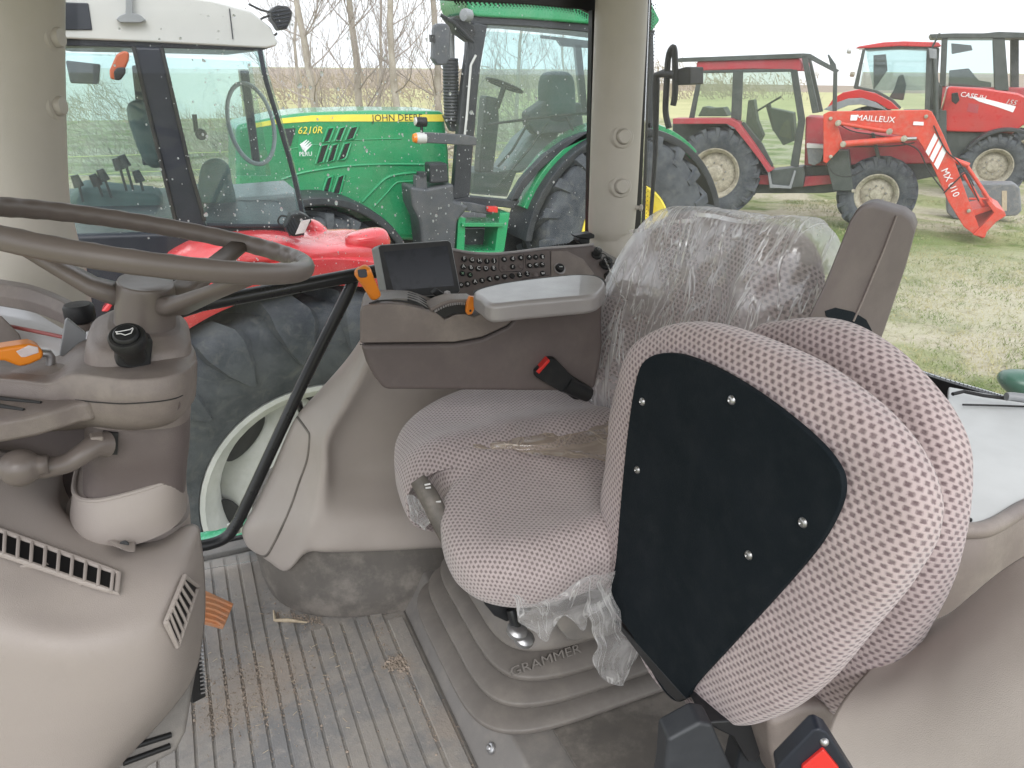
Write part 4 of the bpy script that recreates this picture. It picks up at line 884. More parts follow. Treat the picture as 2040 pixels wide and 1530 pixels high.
# pedals
bp = thing('brake_pedal', 'black brake pedal edge with ribbed rubber behind the cowl', 'pedal', tuple(oD(392, 1330, 1.35)))
bfm = Frame(oD(394, 1330, 1.33), (1, .8, 0))
mb = slab(bfm, [(380, 1250), (404, 1258), (401, 1300), (411, 1388), (384, 1402), (376, 1330)], 0, .015); mb.build('pedal_plate', 'black_rubber', bp, bevel=.002)
mb = MB()
for k in range(15): mb.box(bfm.at(399+k*.4, 1266+k*8, -.002), (.004, .003, .0018))
mb.build('pedal_studs', 'steel', bp, smooth=False)
op = thing('accelerator_pedal', 'orange brown ribbed pedal standing over the floor mat', 'pedal', tuple(oZ(430, 1230, 1.56)))
pz0 = oZ(430, 1205, 1.585); pnv = V((.35, -.45, .8)).normalized(); PP = lambda x, y, o=0: oP(x, y, pz0+pnv*o, pnv)
mb = MB(); mb.prism([PP(x, y) for x, y in ((396, 1172), (410, 1176), (466, 1202), (446, 1250), (396, 1236))], -pnv*.012); pb_ = mb.build('pedal_plate', 'orange_pedal', op, bevel=.002)
for k in range(5):
    y = 1185+k*11; mb = MB(); mb.tube([PP(398, y, .001), PP(430, y+8, .001), PP(462-k*4.2, y+22-k*1.2, .001)], .0032, 8); mb.build('rib', 'orange_pedal', pb_)
# ================================================================== left rear: shelf, side panel, inner fender
RS = thing('rear_shelf', 'pale grey shelf panel under the rear window on taupe trim', 'shelf', (1.1, .6, 2.1))
q = lambda x, y, z=2.16: oZ(x, y, z)
mb = MB(); mb.prism([q(x, y) for x, y in ((1890, 770), (2060, 800), (2400, 880), (2400, 820), (2100, 985), (2040, 1008), (1990, 1036), (1950, 1052), (1880, 1052), (1880, 900))], (0, 0, -.012)); mb.build('shelf_top', 'shelf_grey', RS, bevel=.003)
edge = [(1880, 1056), (1950, 1056), (1990, 1042), (2040, 1012), (2100, 990), (2200, 940)]
e3 = [q(x, y, 2.155) for x, y in edge]
mb = MB(); mb.tube(crom(e3, 5, False), .012, 14); mb.build('shelf_lip', 'taupe', RS)
mb = skin([[v+V((0, 0, -.006)) for v in e3], [v+V((-.012, -.010, -.05)) for v in e3], [v+V((-.012, -.012, -.13)) for v in e3], [v+V((-.01, -.01, -.2)) for v in e3]], 5)
mb.build('side_panel', 'taupe', RS, smooth='all', solid=.006)
mb = MB(); mb.tube([q(1898, 785, 2.18), q(1920, 780, 2.18), q(1960, 788, 2.18), q(2050, 800, 2.18)], .0035, 10); mb.build('cable', 'black_rubber', RS)
mb = MB(); mb.tube([q(1918, 806, 2.163), q(1990, 808, 2.163), q(2100, 812, 2.163)], .002, 8); mb.build('shelf_groove', 'black_rubber', RS)
mb = MB(); mb.tube([q(2005, 790, 2.19), q(2020, 790, 2.19), q(2100, 800, 2.19)], .008, 12); mb.build('cable_sleeve', 'window_grey', RS)
mb = MB(); mb.tube([q(1914, 1026, 2.162), q(1922, 1032, 2.166), q(1934, 1036, 2.162)], .003, 8); mb.build('latch_tab', 'black_rubber', RS)
gf = thing('left_fender_lining', 'large smooth beige fender moulding in the bottom right corner', 'fender cover', (1.0, .4, 1.9))
gf.name = 'fender_lining_near'
gf.name = 'inner_fender'
fr_ = [
 [(1800, 1262, .98), (1850, 1244, .95), (1895, 1224, .92), (1935, 1192, .895), (1985, 1150, .87), (2040, 1112, .84), (2150, 1050, .80)],
 [(1740, 1330, .95), (1800, 1320, .92), (1870, 1285, .885), (1930, 1240, .86), (1990, 1198, .835), (2060, 1150, .81), (2180, 1100, .77)],
 [(1680, 1400, .93), (1760, 1390, .89), (1850, 1365, .85), (1920, 1320, .82), (2000, 1270, .79), (2080, 1225, .765), (2200, 1160, .73)],
 [(1650, 1470, .92), (1740, 1470, .875), (1840, 1450, .83), (1930, 1415, .79), (2020, 1370, .755), (2100, 1320, .73), (2220, 1260, .70)],
 [(1660, 1560, .90), (1750, 1560, .855), (1850, 1555, .81), (1950, 1540, .77), (2040, 1520, .735), (2120, 1490, .71), (2260, 1430, .68)],
 [(1680, 1680, .90), (1760, 1680, .85), (1860, 1680, .80), (1960, 1680, .76), (2060, 1660, .72), (2150, 1640, .70), (2300, 1600, .66)]]
mb = skin([[oD(*c) for c in r] for r in fr_], 6); mb.build('fender_shell', 'beige', gf, smooth='all', solid=.005)
# dirt, crumbs and straw on the mat
random.seed(3)
mb = MB()
def crumb(x, y, z, r):
    n = 5; top = V((x+random.uniform(-r, r)*.4, y+random.uniform(-r, r)*.4, z+r*random.uniform(.5, 1.)))
    ring = [V((x+math.cos(a)*r*random.uniform(.6, 1.2), y+math.sin(a)*r*random.uniform(.6, 1.2), z-.0005)) for a in [2*math.pi*k/n+random.random()*.4 for k in range(n)]]
    mb.add(ring+[top], [(i, (i+1) % n, n) for i in range(n)])
for i in range(7500):
    k = random.random()
    if k < .45: c = oZ(random.gauss(500, 60), random.gauss(1370, 42), 1.505)
    elif k < .62: c = oZ(random.gauss(560, 70), random.gauss(1330, 60), 1.505)
    elif k < .74: c = oZ(random.gauss(440, 30), random.gauss(1425, 20), 1.505)
    elif k < .86: t = random.random(); c = oZ(745+t*180+random.gauss(0, 12), 1240+t*290, 1.505)
    else: c = oZ(random.uniform(400, 950), random.uniform(1120, 1530), 1.505)
    if c.x > .40 or c.y < .3 or c.y > 1.85: continue
    crumb(c.x, c.y, 1.5045, abs(random.gauss(0, .0013))+.0005)
tag(mb.build('soil_crumbs', 'soil', None), kind='stuff'); o = bpy.data.objects['soil_crumbs']; tag(o, 'dry soil crumbs scattered over the ribbed mat', 'soil')
mb = MB()
for cx_, cy_ in ((790, 1315), (780, 1325), (800, 1322)):
    for k in range(50):
        c = oZ(cx_+random.gauss(0, 9), cy_+random.gauss(0, 6), 1.51); crumb(c.x, c.y, 1.505+random.random()*.006, random.uniform(.002, .005))
tag(mb.build('mud_clod', 'soil', None), 'brown lump of dry mud on the mat beside the seat platform', 'mud')
mb = MB()
for i in range(60):
    c = oZ(random.gauss(540, 90), random.gauss(1350, 90), 1.508); a = random.random()*3.14; l = random.uniform(.004, .014)
    if c.x > .38: continue
    mb.tube([c, c+V((math.cos(a)*l, math.sin(a)*l, .001))], .0006, 4)
tag(mb.build('straw_bits', 'straw', None), 'pale straw bits strewn among the soil on the mat', 'straw', kind='stuff')
mb = MB(); a1, b1 = oZ(548, 1236, 1.507), oZ(612, 1240, 1.507); mb.tube([a1, a1.lerp(b1, .4)+V((0, .002, .002)), b1], [.004, .005, .002], 6)
c1 = oZ(545, 1216, 1.507); mb.tube([c1, a1], [.002, .004], 6)
tag(mb.build('bark_chip', 'straw', None), 'pale curled bark splinter lying against the dark kick band', 'bark chip')
mb = MB()
for k in range(260):
    t = random.random(); c = oZ(545+t*95, 1222+t*12+random.gauss(0, 5), 1.508); crumb(c.x, c.y, 1.505, random.uniform(.001, .003))
tag(mb.build('debris_heap', 'soil', None), 'small ridge of debris along the base of the kick band', 'soil', kind='stuff')
# ================================================================== ground and far things
m, nt, p = newmat('ground'); L = nt.links; g = geo(nt)
a = mixc(nt, ramp(nt, noi(nt, .9, 8, .68, g, .5), .36, .54), (.14, .195, .055), (.33, .345, .175))
a = mixc(nt, ramp(nt, noi(nt, .45, 9, .7, g, .8), .44, .58), a, (.50, .45, .34))
for sx_, sy_, rr_, ca in ((1780, 500, 3.0, (.17, .25, .07)), (1700, 470, 1.8, (.15, .23, .06)), (1930, 610, 2.4, (.55, .50, .39)), (2060, 560, 2.8, (.52, .48, .36)), (1800, 720, .8, (.24, .29, .10))):      # worn sandy and grassy areas of the yard
    vd = nd(nt, 'ShaderNodeVectorMath', operation='DISTANCE'); L.new(g, vd.inputs[0]); vd.inputs[1].default_value = oZ(sx_, sy_, 0)
    dd_ = mth(nt, 'MULTIPLY_ADD', noi(nt, .9, 8, .7, g, .6), -3.2, mth(nt, 'ADD', vd.outputs['Value'], 1.6))
    a = mixc(nt, mth(nt, 'MULTIPLY', ramp(nt, dd_, rr_, rr_*.3), .7), a, ca)
a = mixc(nt, mth(nt, 'MULTIPLY', ramp(nt, noi(nt, 6, 9, .75, g, .4), .50, .68), .6), a, (.20, .17, .11))
a = mixc(nt, mth(nt, 'MULTIPLY', ramp(nt, noi(nt, 40, 4, .7, g), .52, .70), .45), a, (.11, .12, .05))
L.new(a, p.inputs['Base Color']); p.inputs['Roughness'].default_value = .95; p.inputs['Specular IOR Level'].default_value = .1
b = nd(nt, 'ShaderNodeBump', Strength=.8, Distance=.08); L.new(noi(nt, 9, 8, .7, g), b.inputs['Height']); L.new(b.outputs[0], p.inputs['Normal'])
mat('plough', (.30, .235, .18), .95, c2=(.25, .2, .15), sc_=.08)
mat('far_grass', (.46, .43, .22), .95, c2=(.36, .36, .17), sc_=.15)
mb = MB(); mb.prism([(-900, -300, -.01), (1500, -300, -.01), (1500, 1500, -.01), (-900, 1500, -.01)], (0, 0, -1)); tag(mb.build('ground', 'ground', smooth=False), kind='structure')
mb = MB(); mb.prism([(20, 45, .0), (60, 20, .0), (700, 90, .0), (700, 600, .0), (40, 600, .0), (-260, 500, 0), (-260, 60, 0)], (0, 0, -.006)); tag(mb.build('meadow', 'far_grass', smooth=False), 'yellowish grass field behind the parked machines', 'field', kind='structure')
mb = MB(); mb.prism([(45, 105, .006), (120, 60, .006), (900, 200, .006), (900, 900, .006), (-100, 900, .006), (-100, 120, .006)], (0, 0, -.005)); tag(mb.build('ploughed_field', 'plough', smooth=False), 'brown ploughed field near the horizon', 'field', kind='structure')
# grass tufts in the near field
m, nt, p = newmat('grass'); g = geo(nt); nt.links.new(mixc(nt, ramp(nt, noi(nt, 2.0, 4, .6, g), .4, .6), (.15, .20, .05), (.42, .38, .2)), p.inputs['Base Color']); p.inputs['Roughness'].default_value = .8
random.seed(11); mb = MB()
for i in range(42000):
    px_, py_ = random.uniform(1560, 2080), 400+420*random.random()**1.5; q = oZ(px_, py_, 0)
    if noise.noise(V((q.x*.5, q.y*.5, 3)))+random.uniform(-.45, .45) < .0: continue
    a = random.random()*6.28; h = random.uniform(.015, .05); w_ = random.uniform(.003, .008)
    d = V((math.cos(a), math.sin(a), 0)); mb.add([q-d*w_, q+d*w_, q+V((random.uniform(-.04, .04), random.uniform(-.04, .04), h))], [(0, 1, 2)])
tag(mb.build('grass', 'grass', smooth=False), 'short grass growing in the trampled yard', 'grass', kind='stuff')
# far sheds
def shed(name, label, P, px_, dep, roofm='shed_white', grp=None):
    fr = Frame(P, (P[1], -P[0], 0)); t = thing(name, label, 'shed', (P[0], P[1], 0), grp)
    (x0, y0), (x1, y1) = px_; a, b_ = fr.at(x0, y0), fr.at(x1, y0); h = fr.at(x0, y1).z; a.z = b_.z = 0; top = fr.at(x0, y0).z; eave = h if h > 0 else top*.6
    mb = MB(); mb.prism([a, b_, V((b_.x, b_.y, eave)), V((a.x, a.y, eave))], fr.n*dep); mb.build('wall', 'shed_white', t, smooth=False)
    mb = MB(); u = (b_-a).normalized()*.6
    A0, B0 = V((a.x, a.y, eave+.004))-u, V((b_.x, b_.y, eave+.004))+u
    A1, B1 = A0+fr.n*dep*.5+V((0, 0, top-eave)), B0+fr.n*dep*.5+V((0, 0, top-eave)); A2, B2 = A0+fr.n*dep, B0+fr.n*dep
    mb.add([A0, B0, B1, A1, B2, A2], [(0, 1, 2, 3), (3, 2, 4, 5), (0, 3, 5), (1, 4, 2)]); mb.build('roof', roofm, t, smooth=False)
    nwin = 0
    for k in range(nwin):
        c = a.lerp(b_, (k+.5)/nwin); mb = MB(); s_ = (b_-a).normalized()*((b_-a).length/nwin*.25)
        mb.prism([c-s_+V((0, 0, .4)), c+s_+V((0, 0, .4)), c+s_+V((0, 0, eave*.75)), c-s_+V((0, 0, eave*.75))], -fr.n*.05); mb.build('shed_door', 'shed_blue', t, smooth=False)
    return t
d = ray(1500, 130); shed('farm_shed', 'long low white shed on the horizon behind the loader tractor', (d.x*150/1., d.y*150/1., 0), ((1275, 108), (1725, 122)), 24)
d = ray(280, 170); shed('farm_shed', 'white farm shed seen through the glass of the left tractor cab', (d.x*40, d.y*40, 0), ((60, 108), (470, 135)), 12)
# wire fence behind the left machines
wfn = thing('wire_fence', 'thin yellowish wire fence behind the left tractor and green tractor', 'fence', (0, 13, 0))
for z in (.35, .65, .95, 1.25, 1.5):
    mb = MB(); mb.tube([(-12, 13.0, z), (6, 13.0, z)], .008, 4); mb.build('wire', 'wire_yellow', wfn)
for x in range(-12, 7, 3):
    mb = MB(); mb.tube([(x, 13.02, 0), (x, 13.02, 1.6)], .04, 8); mb.build('post', 'bark', wfn)
# bare trees
def bare_tree(px_, Yt, h, seed, label, name='bare_tree', r0=.13):
    random.seed(seed); b0 = oY(px_, 190, Yt); b0.z = 0
    t = thing(name, label, 'tree', tuple(b0), 'bare trees behind the green tractor')
    tr = []; q = V(b0); n = 14; dx = random.uniform(-.02, .02)
    for i in range(n+1): tr.append(V(q)); q = q+V((dx*h/n*3+random.uniform(-.07, .07), random.uniform(-.07, .07), h/n))
    mb = MB(); mb.tube(tr, [r0*(1-.8*i/n)*(1.25 if i == 0 else 1) for i in range(n+1)], 10); mb.build('trunk', 'bark', t)
    mb = MB()
    def br(a, d, l, r, lev):
        pts = [V(a)]; dd = V(d)
        for k in range(4):
            dd = (dd+V((random.uniform(-.22, .22), random.uniform(-.22, .22), .10+random.uniform(-.12, .16)))).normalized(); pts.append(pts[-1]+dd*l/4)
        mb.tube(pts, [r, r*.8, r*.6, r*.42, r*.25], 4 if lev else 5, False)
        if lev < 3:
            for k in range((7, 5, 3)[lev]):
                s_ = random.uniform(.2, 1); i = min(3, int(s_*4)); e = V((random.uniform(-1, 1), random.uniform(-1, 1), random.uniform(-.1, .9))).normalized()
                br(pts[i].lerp(pts[i+1], s_*4-i if s_ < 1 else 1), (dd*.9+e*.9).normalized(), l*random.uniform(.35, .6), r*.5, lev+1)
    for i in range(26):
        s_ = random.uniform(.16, .98); k = int(s_*n); a = random.random()*6.28
        br(tr[k], V((math.cos(a), math.sin(a), random.uniform(.2, .9))).normalized(), (1-s_*.55)*h*.26, r0*.24*(1.1-s_), 0)
    mb.build('crown', 'twig', t, smooth=False)
for px_, Yt, h, sd, lb, r in ((585, 19, 6.5, 2, 'thin leaning bare tree nearest the left tractor cab edge', .07), (642, 15, 7.5, 4, 'bare tree with mottled trunk, left of three thick trunks over the green bonnet', .11), (697, 16, 8, 5, 'bare tree with straight trunk, middle of three over the green bonnet', .12),
    (742, 20, 7, 6, 'slender bare tree between the two right hand trunks', .07), (792, 15, 8, 8, 'bare tree with pale smooth trunk, right of three over the green bonnet', .11), (872, 16, 7.6, 9, 'bare tree directly behind the green tractor mirror', .12), (1030, 24, 7, 12, 'bare tree seen through the glass of the green tractor cab', .1), (1120, 27, 6, 14, 'small bare tree at the right of the green cab glass', .08)):
    bare_tree(px_, Yt, h, sd, lb, r0=r*.8)
random.seed(5); mb = MB()
for i in range(15000):
    x = random.uniform(-6, 11); q = V((x, random.uniform(17, 26), 0)); hgt = 1.15+.9*noise.noise(V((x*.35, 0, 1)))+.5*noise.noise(V((x*1.3, 2, 1)))
    q.z = random.random()**.8*max(.5, hgt*1.45); d = V((random.uniform(-1, 1), random.uniform(-.6, .6), random.uniform(-.1, 1.2))).normalized()*random.uniform(.15, .6); w_ = V((.007, 0, .005))
    mb.add([q-w_, q+w_, q+d], [(0, 1, 2)])
tag(mb.build('thicket', 'brush', smooth=False), 'brown leafless undergrowth along the row of bare trees', 'undergrowth', kind='stuff')
random.seed(6); mb = MB()
for i in range(9000):
    x = random.uniform(-40, 60); q = V((x, random.uniform(60, 75), 0)); hgt = 2.2+1.8*noise.noise(V((x*.12, 0, 1)))+.8*noise.noise(V((x*.6, 2, 1)))
    q.z = random.random()*max(.8, hgt); d = V((random.uniform(-1, 1), 0, random.uniform(-.1, 1.2))).normalized()*random.uniform(.3, 1.1); w_ = V((.05, 0, .03))
    mb.add([q-w_, q+w_, q+d], [(0, 1, 2)])
tag(mb.build('far_hedge', 'brush', smooth=False), 'distant leafless hedge line beyond the trees', 'hedge', kind='stuff')

# ================================================================== wheels
def wheel(par, c, ax, Rt, W, Rr, rimm, lugs=20, lh=.045, name='wheel', dish=.10, holes=0, holem='black_rubber', toe=0):
    """ax points out of the visible face; c = centre of the outer face"""
    c = V(c); ax = V(ax).normalized(); up = V((0, 0, 1)); sd = up.cross(ax).normalized(); W2 = W/2; cc = c-ax*W2
    w_ = thing(name, None, None, tuple(cc)); 
    for k in ('label', 'category'): 
        if k in w_: del w_[k]
    org = V((0, 0, 0)); q = par
    while q is not None: org += q.location; q = q.parent
    w_.location = cc-org; w_.parent = par
    Rb = Rt-lh
    prof = [(Rr, W2*.72), (Rr+.02, W2*.86), (Rr+(Rb-Rr)*.35, W2*1.0), (Rr+(Rb-Rr)*.7, W2*1.0), (Rb-.03, W2*.93), (Rb, W2*.80), (Rb+.012, 0), (Rb, -W2*.80), (Rb-.03, -W2*.93), (Rr+(Rb-Rr)*.5, -W2), (Rr+.02, -W2*.86), (Rr, -W2*.72)]
    mb = MB(); n = 72; P = lambda r, h, t: cc+ax*h+(sd*math.cos(t)+up*math.sin(t))*r
    mb.ring([[P(r, h, 2*math.pi*k/n) for k in range(n)] for r, h in prof], True, False, False)
    dth = 2*math.pi/lugs
    for s_ in (1, -1):
        for k in range(lugs):
            t0 = k*dth+(dth/2 if s_ < 0 else 0)
            # lug: shoulder block running diagonally to the centre, with a curled toe down the sidewall
            st = [(Rb-.13, 1.005, 0.0, .26), (Rb-.05, 1.0, .02, .34), (Rb+.0, .97, .06, .38), (Rb+.002, .80, .18, .36), (Rb+.004, .4, .5, .28), (Rb+.004, -.04, .86, .24)]
            if toe: st = [(Rb-.24, 1.0, -.02, .10), (Rb-.15, 1.0, 0., .5), (Rb-.06, 1.0, .02, .70), (Rb-.01, .985, .05, .66), (Rb+.002, .78, .18, .5), (Rb+.004, .4, .5, .32), (Rb+.004, -.04, .86, .26)]
            rings = []
            for r, h, o, wd in st:
                tc_ = t0+o*dth; hw = wd*dth*.5; outw = (.026 if toe and r > Rb-.2 else .012) if r < Rb-.04 else 0.; dr = lh if r >= Rb else lh*.35
                if r < Rb-.1: dr = .004
                rings.append([P(r, s_*W2*h*.97, tc_-hw), P(r+dr*(1 if r > Rb-.1 else 1), s_*(W2*h+outw), tc_-hw*.78), P(r+dr, s_*(W2*h+outw), tc_+hw*.78), P(r, s_*W2*h*.97, tc_+hw)])
            mb.ring(rings)
    mb.build('tyre', 'tyre', w_, bevel=0)
    mb = MB(); n = 56
    pr2 = [(Rr+.015, W2*.80), (Rr+.012, W2*.86), (Rr-.008, W2*.86), (Rr-.02, W2*.78), (Rr-.05, W2*.70), (Rr-.075, W2*.45), (Rr-.085, W2*.1)]
    mb.ring([[P(r, h, 2*math.pi*k/n) for k in range(n)] for r, h in pr2], True, False, False); mb.build('rim', rimm, w_)
    mb = MB(); pr3 = [(Rr-.08, W2*.12), (Rr-.10, W2*.20), (Rr*.62, W2*.2+dish*.3), (Rr*.5, W2*.2+dish*.6), (Rr*.34, W2*.2+dish*.6), (Rr*.30, W2*.2+dish), (Rr*.2, W2*.2+dish*1.15), (.001, W2*.2+dish*1.15)]
    mb.ring([[P(r, h, 2*math.pi*k/n) for k in range(n)] for r, h in pr3], True, False, False); mb.build('disc', rimm, w_)
    for k in range(8):
        t = k*math.pi/4+.2; mb = MB(); mb.lathe(P(Rr*.42, W2*.2+dish*.6, t), ax, [(.017, -.005), (.017, .02), (.010, .03), (.001, .03)], 8); mb.build('wheel_nut', 'steel', w_)
    for k in range(holes):
        t = 2*math.pi*(k+.3)/holes; mb = MB(); a_ = []
        hc_ = P(Rr*.80, W2*.2+.02, t); rd = (P(1, 0, t)-P(0, 0, t)); tg = ax.cross(rd)
        mb.prism([hc_+rd*math.cos(u)*Rr*.09+tg*math.sin(u)*Rr*.25 for u in [2*math.pi*j/22 for j in range(22)]], ax*.012); mb.build('hand_hole', holem, w_)
    return w_
def arcfender(par, c, ax, R0, R1, y0, y1, a0, a1, name, m, n=26, th=.02, round_=.03):
    """curved mudguard over a wheel: angles in degrees from the sd axis"""
    c = V(c); ax = V(ax).normalized(); up = V((0, 0, 1)); sd = up.cross(ax).normalized(); rings = []
    for i in range(n+1):
        t = R(a0+(a1-a0)*i/n); rr = R0+(R1-R0)*i/n; d = sd*math.cos(t)+up*math.sin(t)
        rings.append([c+d*(rr+dr)+ax*h for dr, h in ((0, y0), (-round_*1.8, y0+.0), (-round_*1.8-th, y0-.01), (-th, y0-round_), (-th, y1), (0, y1), (round_*.35, (y0+y1)/2), (round_*.3, y0-round_*1.2))])
    mb = MB().ring(rings); return mb.build(name, m, par, bevel=.004)

# ================================================================== left red tractor (grey roof)
Yn = 3.0
mf = thing('parked_tractor', 'red tractor with pale grey cab roof parked right beside us, dusty rear tyre in view', 'tractor', (0, 3.9, 0))
rc = V((.45, Yn, .94)); AX = V((0, -1, 0))
wheel(mf, rc, AX, .955, .60, .535, 'white_rim', 19, .055, 'rear_wheel', .12, 6, toe=1)
f = FY(3.22)
mb = slab(f, [(60, -40), (300, -14), (420, 0), (500, 22), (540, 55), (553, 84), (550, 92), (530, 96), (300, 84), (60, 74)], 0, 1.6); mb.build('roof', 'mf_grey', mf, bevel=.03, seg=4)
mb = slab(f, [(60, 74), (300, 82), (530, 92), (548, 92), (520, 101), (300, 95), (60, 90)], .02, 1.55); mb.build('roof_trim', 'mf_dark', mf, bevel=.006)
mb = slab(f, [(60, 2), (176, 6), (184, 60), (60, 60)], -.006, .02); mb.build('roof_panel', 'mf_dark', mf, bevel=.004)
mb = slab(f, [(231, 38), (240, 30), (250, 26), (252, -40), (262, -40), (265, 26), (280, 30), (291, 40), (280, 45), (240, 45)], -.03, .0); mb.build('aerial_bracket', 'window_grey', mf, bevel=.003)
mb = MB(); mb.tube([f.at(457, 17, -.003), f.at(464, 78, -.003)], .002, 6); mb.build('roof_seam', 'mf_dark', mf)
# roof work light
lw_ = slab(f, [(538, 20), (552, 10), (574, 12), (583, 24), (580, 40), (572, 58), (556, 60), (548, 46), (540, 36)], -.02, .08).build('roof_lamp', 'black_plastic', mf, bevel=.006)
for k in range(5): MB().tube([f.at(541+k*3, 24+k*7, -.022), f.at(578-k*1, 18+k*8, -.022)], .003, 6).build('fin', 'mf_dark', lw_)
mb = MB(); mb.tube(crom([f.at(x, y, .02) for x, y in ((540, 30), (520, 38), (516, 50), (528, 62), (545, 70), (552, 66))], 5, False), .004, 6); mb.build('lamp_cable', 'black_rubber', mf)
mb = MB(); mb.tube([f.at(495, 8), f.at(520, 20), f.at(545, 26)], .004, 6); mb.build('lamp_stay', 'black_rubber', mf)
# posts, panes
mb = slab(f, [(264, 92), (323, 94), (345, 190), (378, 330), (408, 440), (416, 462), (352, 452), (330, 360), (300, 240), (275, 150)], 0, .12); mb.build('middle_post', 'mf_dark', mf, bevel=.012, seg=3)
for a_ in ([(266, 92), (290, 200), (322, 330), (352, 452)], [(322, 95), (344, 190), (377, 330), (408, 440)]):
    mb = MB(); mb.tube([f.at(x, y, -.006) for x, y in a_], .007, 8); mb.build('door_seal', 'black_rubber', mf)
mb = slab(f, [(508, 98), (524, 100), (536, 150), (560, 230), (590, 340), (610, 430), (598, 440), (583, 345), (552, 240), (528, 160)], .0, .05); mb.build('rear_post', 'pane_green', mf)
mb = MB(); mb.tube(crom([f.at(x, y, .0) for x, y in ((518, 100), (530, 160), (554, 240), (584, 345), (602, 432), (590, 448), (500, 450), (412, 448))], 4, False), .009, 8); mb.build('glass_edge', 'mf_dark', mf)
mb = slab(f, [(60, 96), (266, 96), (300, 240), (352, 452), (352, 470), (60, 475)], .03, .036); mb.build('door_pane', 'pane_green', mf, smooth=False)
mb = slab(f, [(324, 96), (518, 102), (552, 240), (600, 430), (596, 448), (412, 448), (378, 330)], .03, .036); mb.build('rear_side_pane', 'pane_green', mf, smooth=False)
mb = slab(FY(4.85), [(80, 102), (500, 122), (540, 350), (80, 350)], 0, .006); mb.build('far_side_pane', 'pane_green', mf, smooth=False)
ff = FY(4.8)
for pz_ in ([(262, 130), (286, 130), (312, 300), (300, 330), (284, 330)], [(478, 140), (496, 140), (520, 330), (505, 330)], [(130, 120), (200, 128), (196, 168), (140, 166)]):
    mb = slab(ff, pz_, 0, .06); mb.build('far_post', 'mf_dark', mf, bevel=.01)
# seat and controls inside
i1 = FY(3.9)
mb = pillow([i1.at(x, y) for x, y in ((252, 215), (282, 200), (300, 240), (316, 300), (324, 330), (296, 330), (272, 290))], (0, -1, 0), .10, .14, 2.6, 4, 14); mb.build('seat_back', 'seat_far', mf)
mb = pillow([i1.at(x, y) for x, y in ((398, 345), (410, 322), (436, 316), (456, 330), (462, 360), (470, 400), (462, 446), (400, 446), (394, 400))], (0, -1, 0), .08, .12, 2.6, 4, 14); mb.build('inner_trim', 'seat_far', mf)
mb = MB(); mb.prism([i1.at(x, y) for x, y in ((412, 400), (600, 384), (604, 446), (412, 450))], (0, .5, 0)); mb.build('rear_console', 'window_grey', mf, bevel=.02)
mb = MB(); mb.prism([i1.at(x, y) for x, y in ((130, 400), (160, 372), (260, 384), (320, 388), (345, 470), (120, 500))], (0, .3, 0)); mb.build('lever_console', 'seat_far', mf, bevel=.03)
for x0, y0, x1, y1 in ((165, 402, 158, 372), (205, 392, 196, 370), (222, 394, 210, 360), (252, 380, 240, 338), (265, 378, 252, 332), (285, 380, 280, 362)):
    mb = MB(); a_, b_ = FY(3.85).at(x0, y0), FY(3.85).at(x1, y1); mb.tube([a_, b_], .006, 6); l2 = mb.build('lever_rod', 'black_plastic', mf)
    MB().tube([b_-(b_-a_).normalized()*.0, b_+(b_-a_).normalized()*.03+V((-.01, 0, .02))], [.022, .016], 10).build('lever_knob', 'black_plastic', l2)
mb = MB(); w0 = FY(3.9).at(500, 245); pts = [w0+V((math.cos(t)*.10, math.sin(t)*.15, math.sin(t)*.17)) for t in [2*math.pi*k/36 for k in range(37)]]; mb.tube(pts, .010, 8); mb.build('wheel_reflection', 'window_grey', mf)  # ring modelled for a faint steering wheel reflection in the glass
mb = MB(); mb.tube([i1.at(387, 228), i1.at(391, 262), i1.at(404, 262)], .011, 8); MB().lathe(i1.at(400, 267), (0, -1, 0), [(.025, -.03), (.025, .03)], 14).build('door_handle', 'black_plastic', mf); mb.build('inner_handle', 'black_plastic', mf)
# mirror (orange back) on the glass
mb = slab(f, [(218, 140), (232, 108), (246, 101), (257, 104), (256, 120), (242, 152), (228, 160), (219, 156)], -.10, -.04); mi = mb.build('mirror_back', 'rust_orange', mf, bevel=.012, seg=3)
bpy.data.objects['mirror_back']['label'] = 'rust orange back of the small mirror'
mb = slab(f, [(226, 142), (234, 134), (250, 134), (250, 146), (240, 160), (228, 160)], -.13, -.10); mb.build('mirror_foot', 'black_plastic', mi, bevel=.006)
# lower cab body
mb = slab(FY(3.2), [(60, 470), (352, 462), (412, 450), (600, 448), (612, 470), (520, 520), (400, 560), (380, 660), (60, 700)], .03, 1.3); mb.build('cab_base', 'mf_dark', mf, bevel=.02)
mb = slab(FY(3.18), [(200, 622), (218, 600), (232, 596), (216, 622)], -.02, .05); mb.build('door_sill', 'mf_red', mf, bevel=.01)
# red rear fender with lumps
fx = V((.45, Yn+.62, .94))
arcfender(mf, fx, AX, 1.10, 1.10, .60, .02, 58, 145, 'rear_fender', 'mf_red', 30, .025, .05)
mb = loft([(.78, 3.5, 1.98, .30, .26), (.78, 3.52, 2.03, .29, .25), (.78, 3.54, 2.06, .25, .22)], 36, 3, 3); 
def blob(px_, Yp, hf, hb, name, m, par, n=(0, -1, 0), p=2.2):
    fq = FY(Yp); return pillow([fq.at(x, y) for x, y in px_], n, hf, hb, p, 5, 16).build(name, m, par, smooth='all')
blob([(330, 510), (372, 478), (430, 462), (540, 456), (620, 470), (690, 470), (750, 470), (766, 490), (756, 512), (700, 522), (560, 512), (440, 508)], 3.25, .22, .25, 'fender_top', 'mf_red', mf, p=3)
blob([(688, 478), (700, 466), (730, 458), (762, 455), (774, 468), (776, 486), (760, 498), (700, 496)], 3.12, .06, .10, 'tail_lamp_housing', 'mf_red', mf)
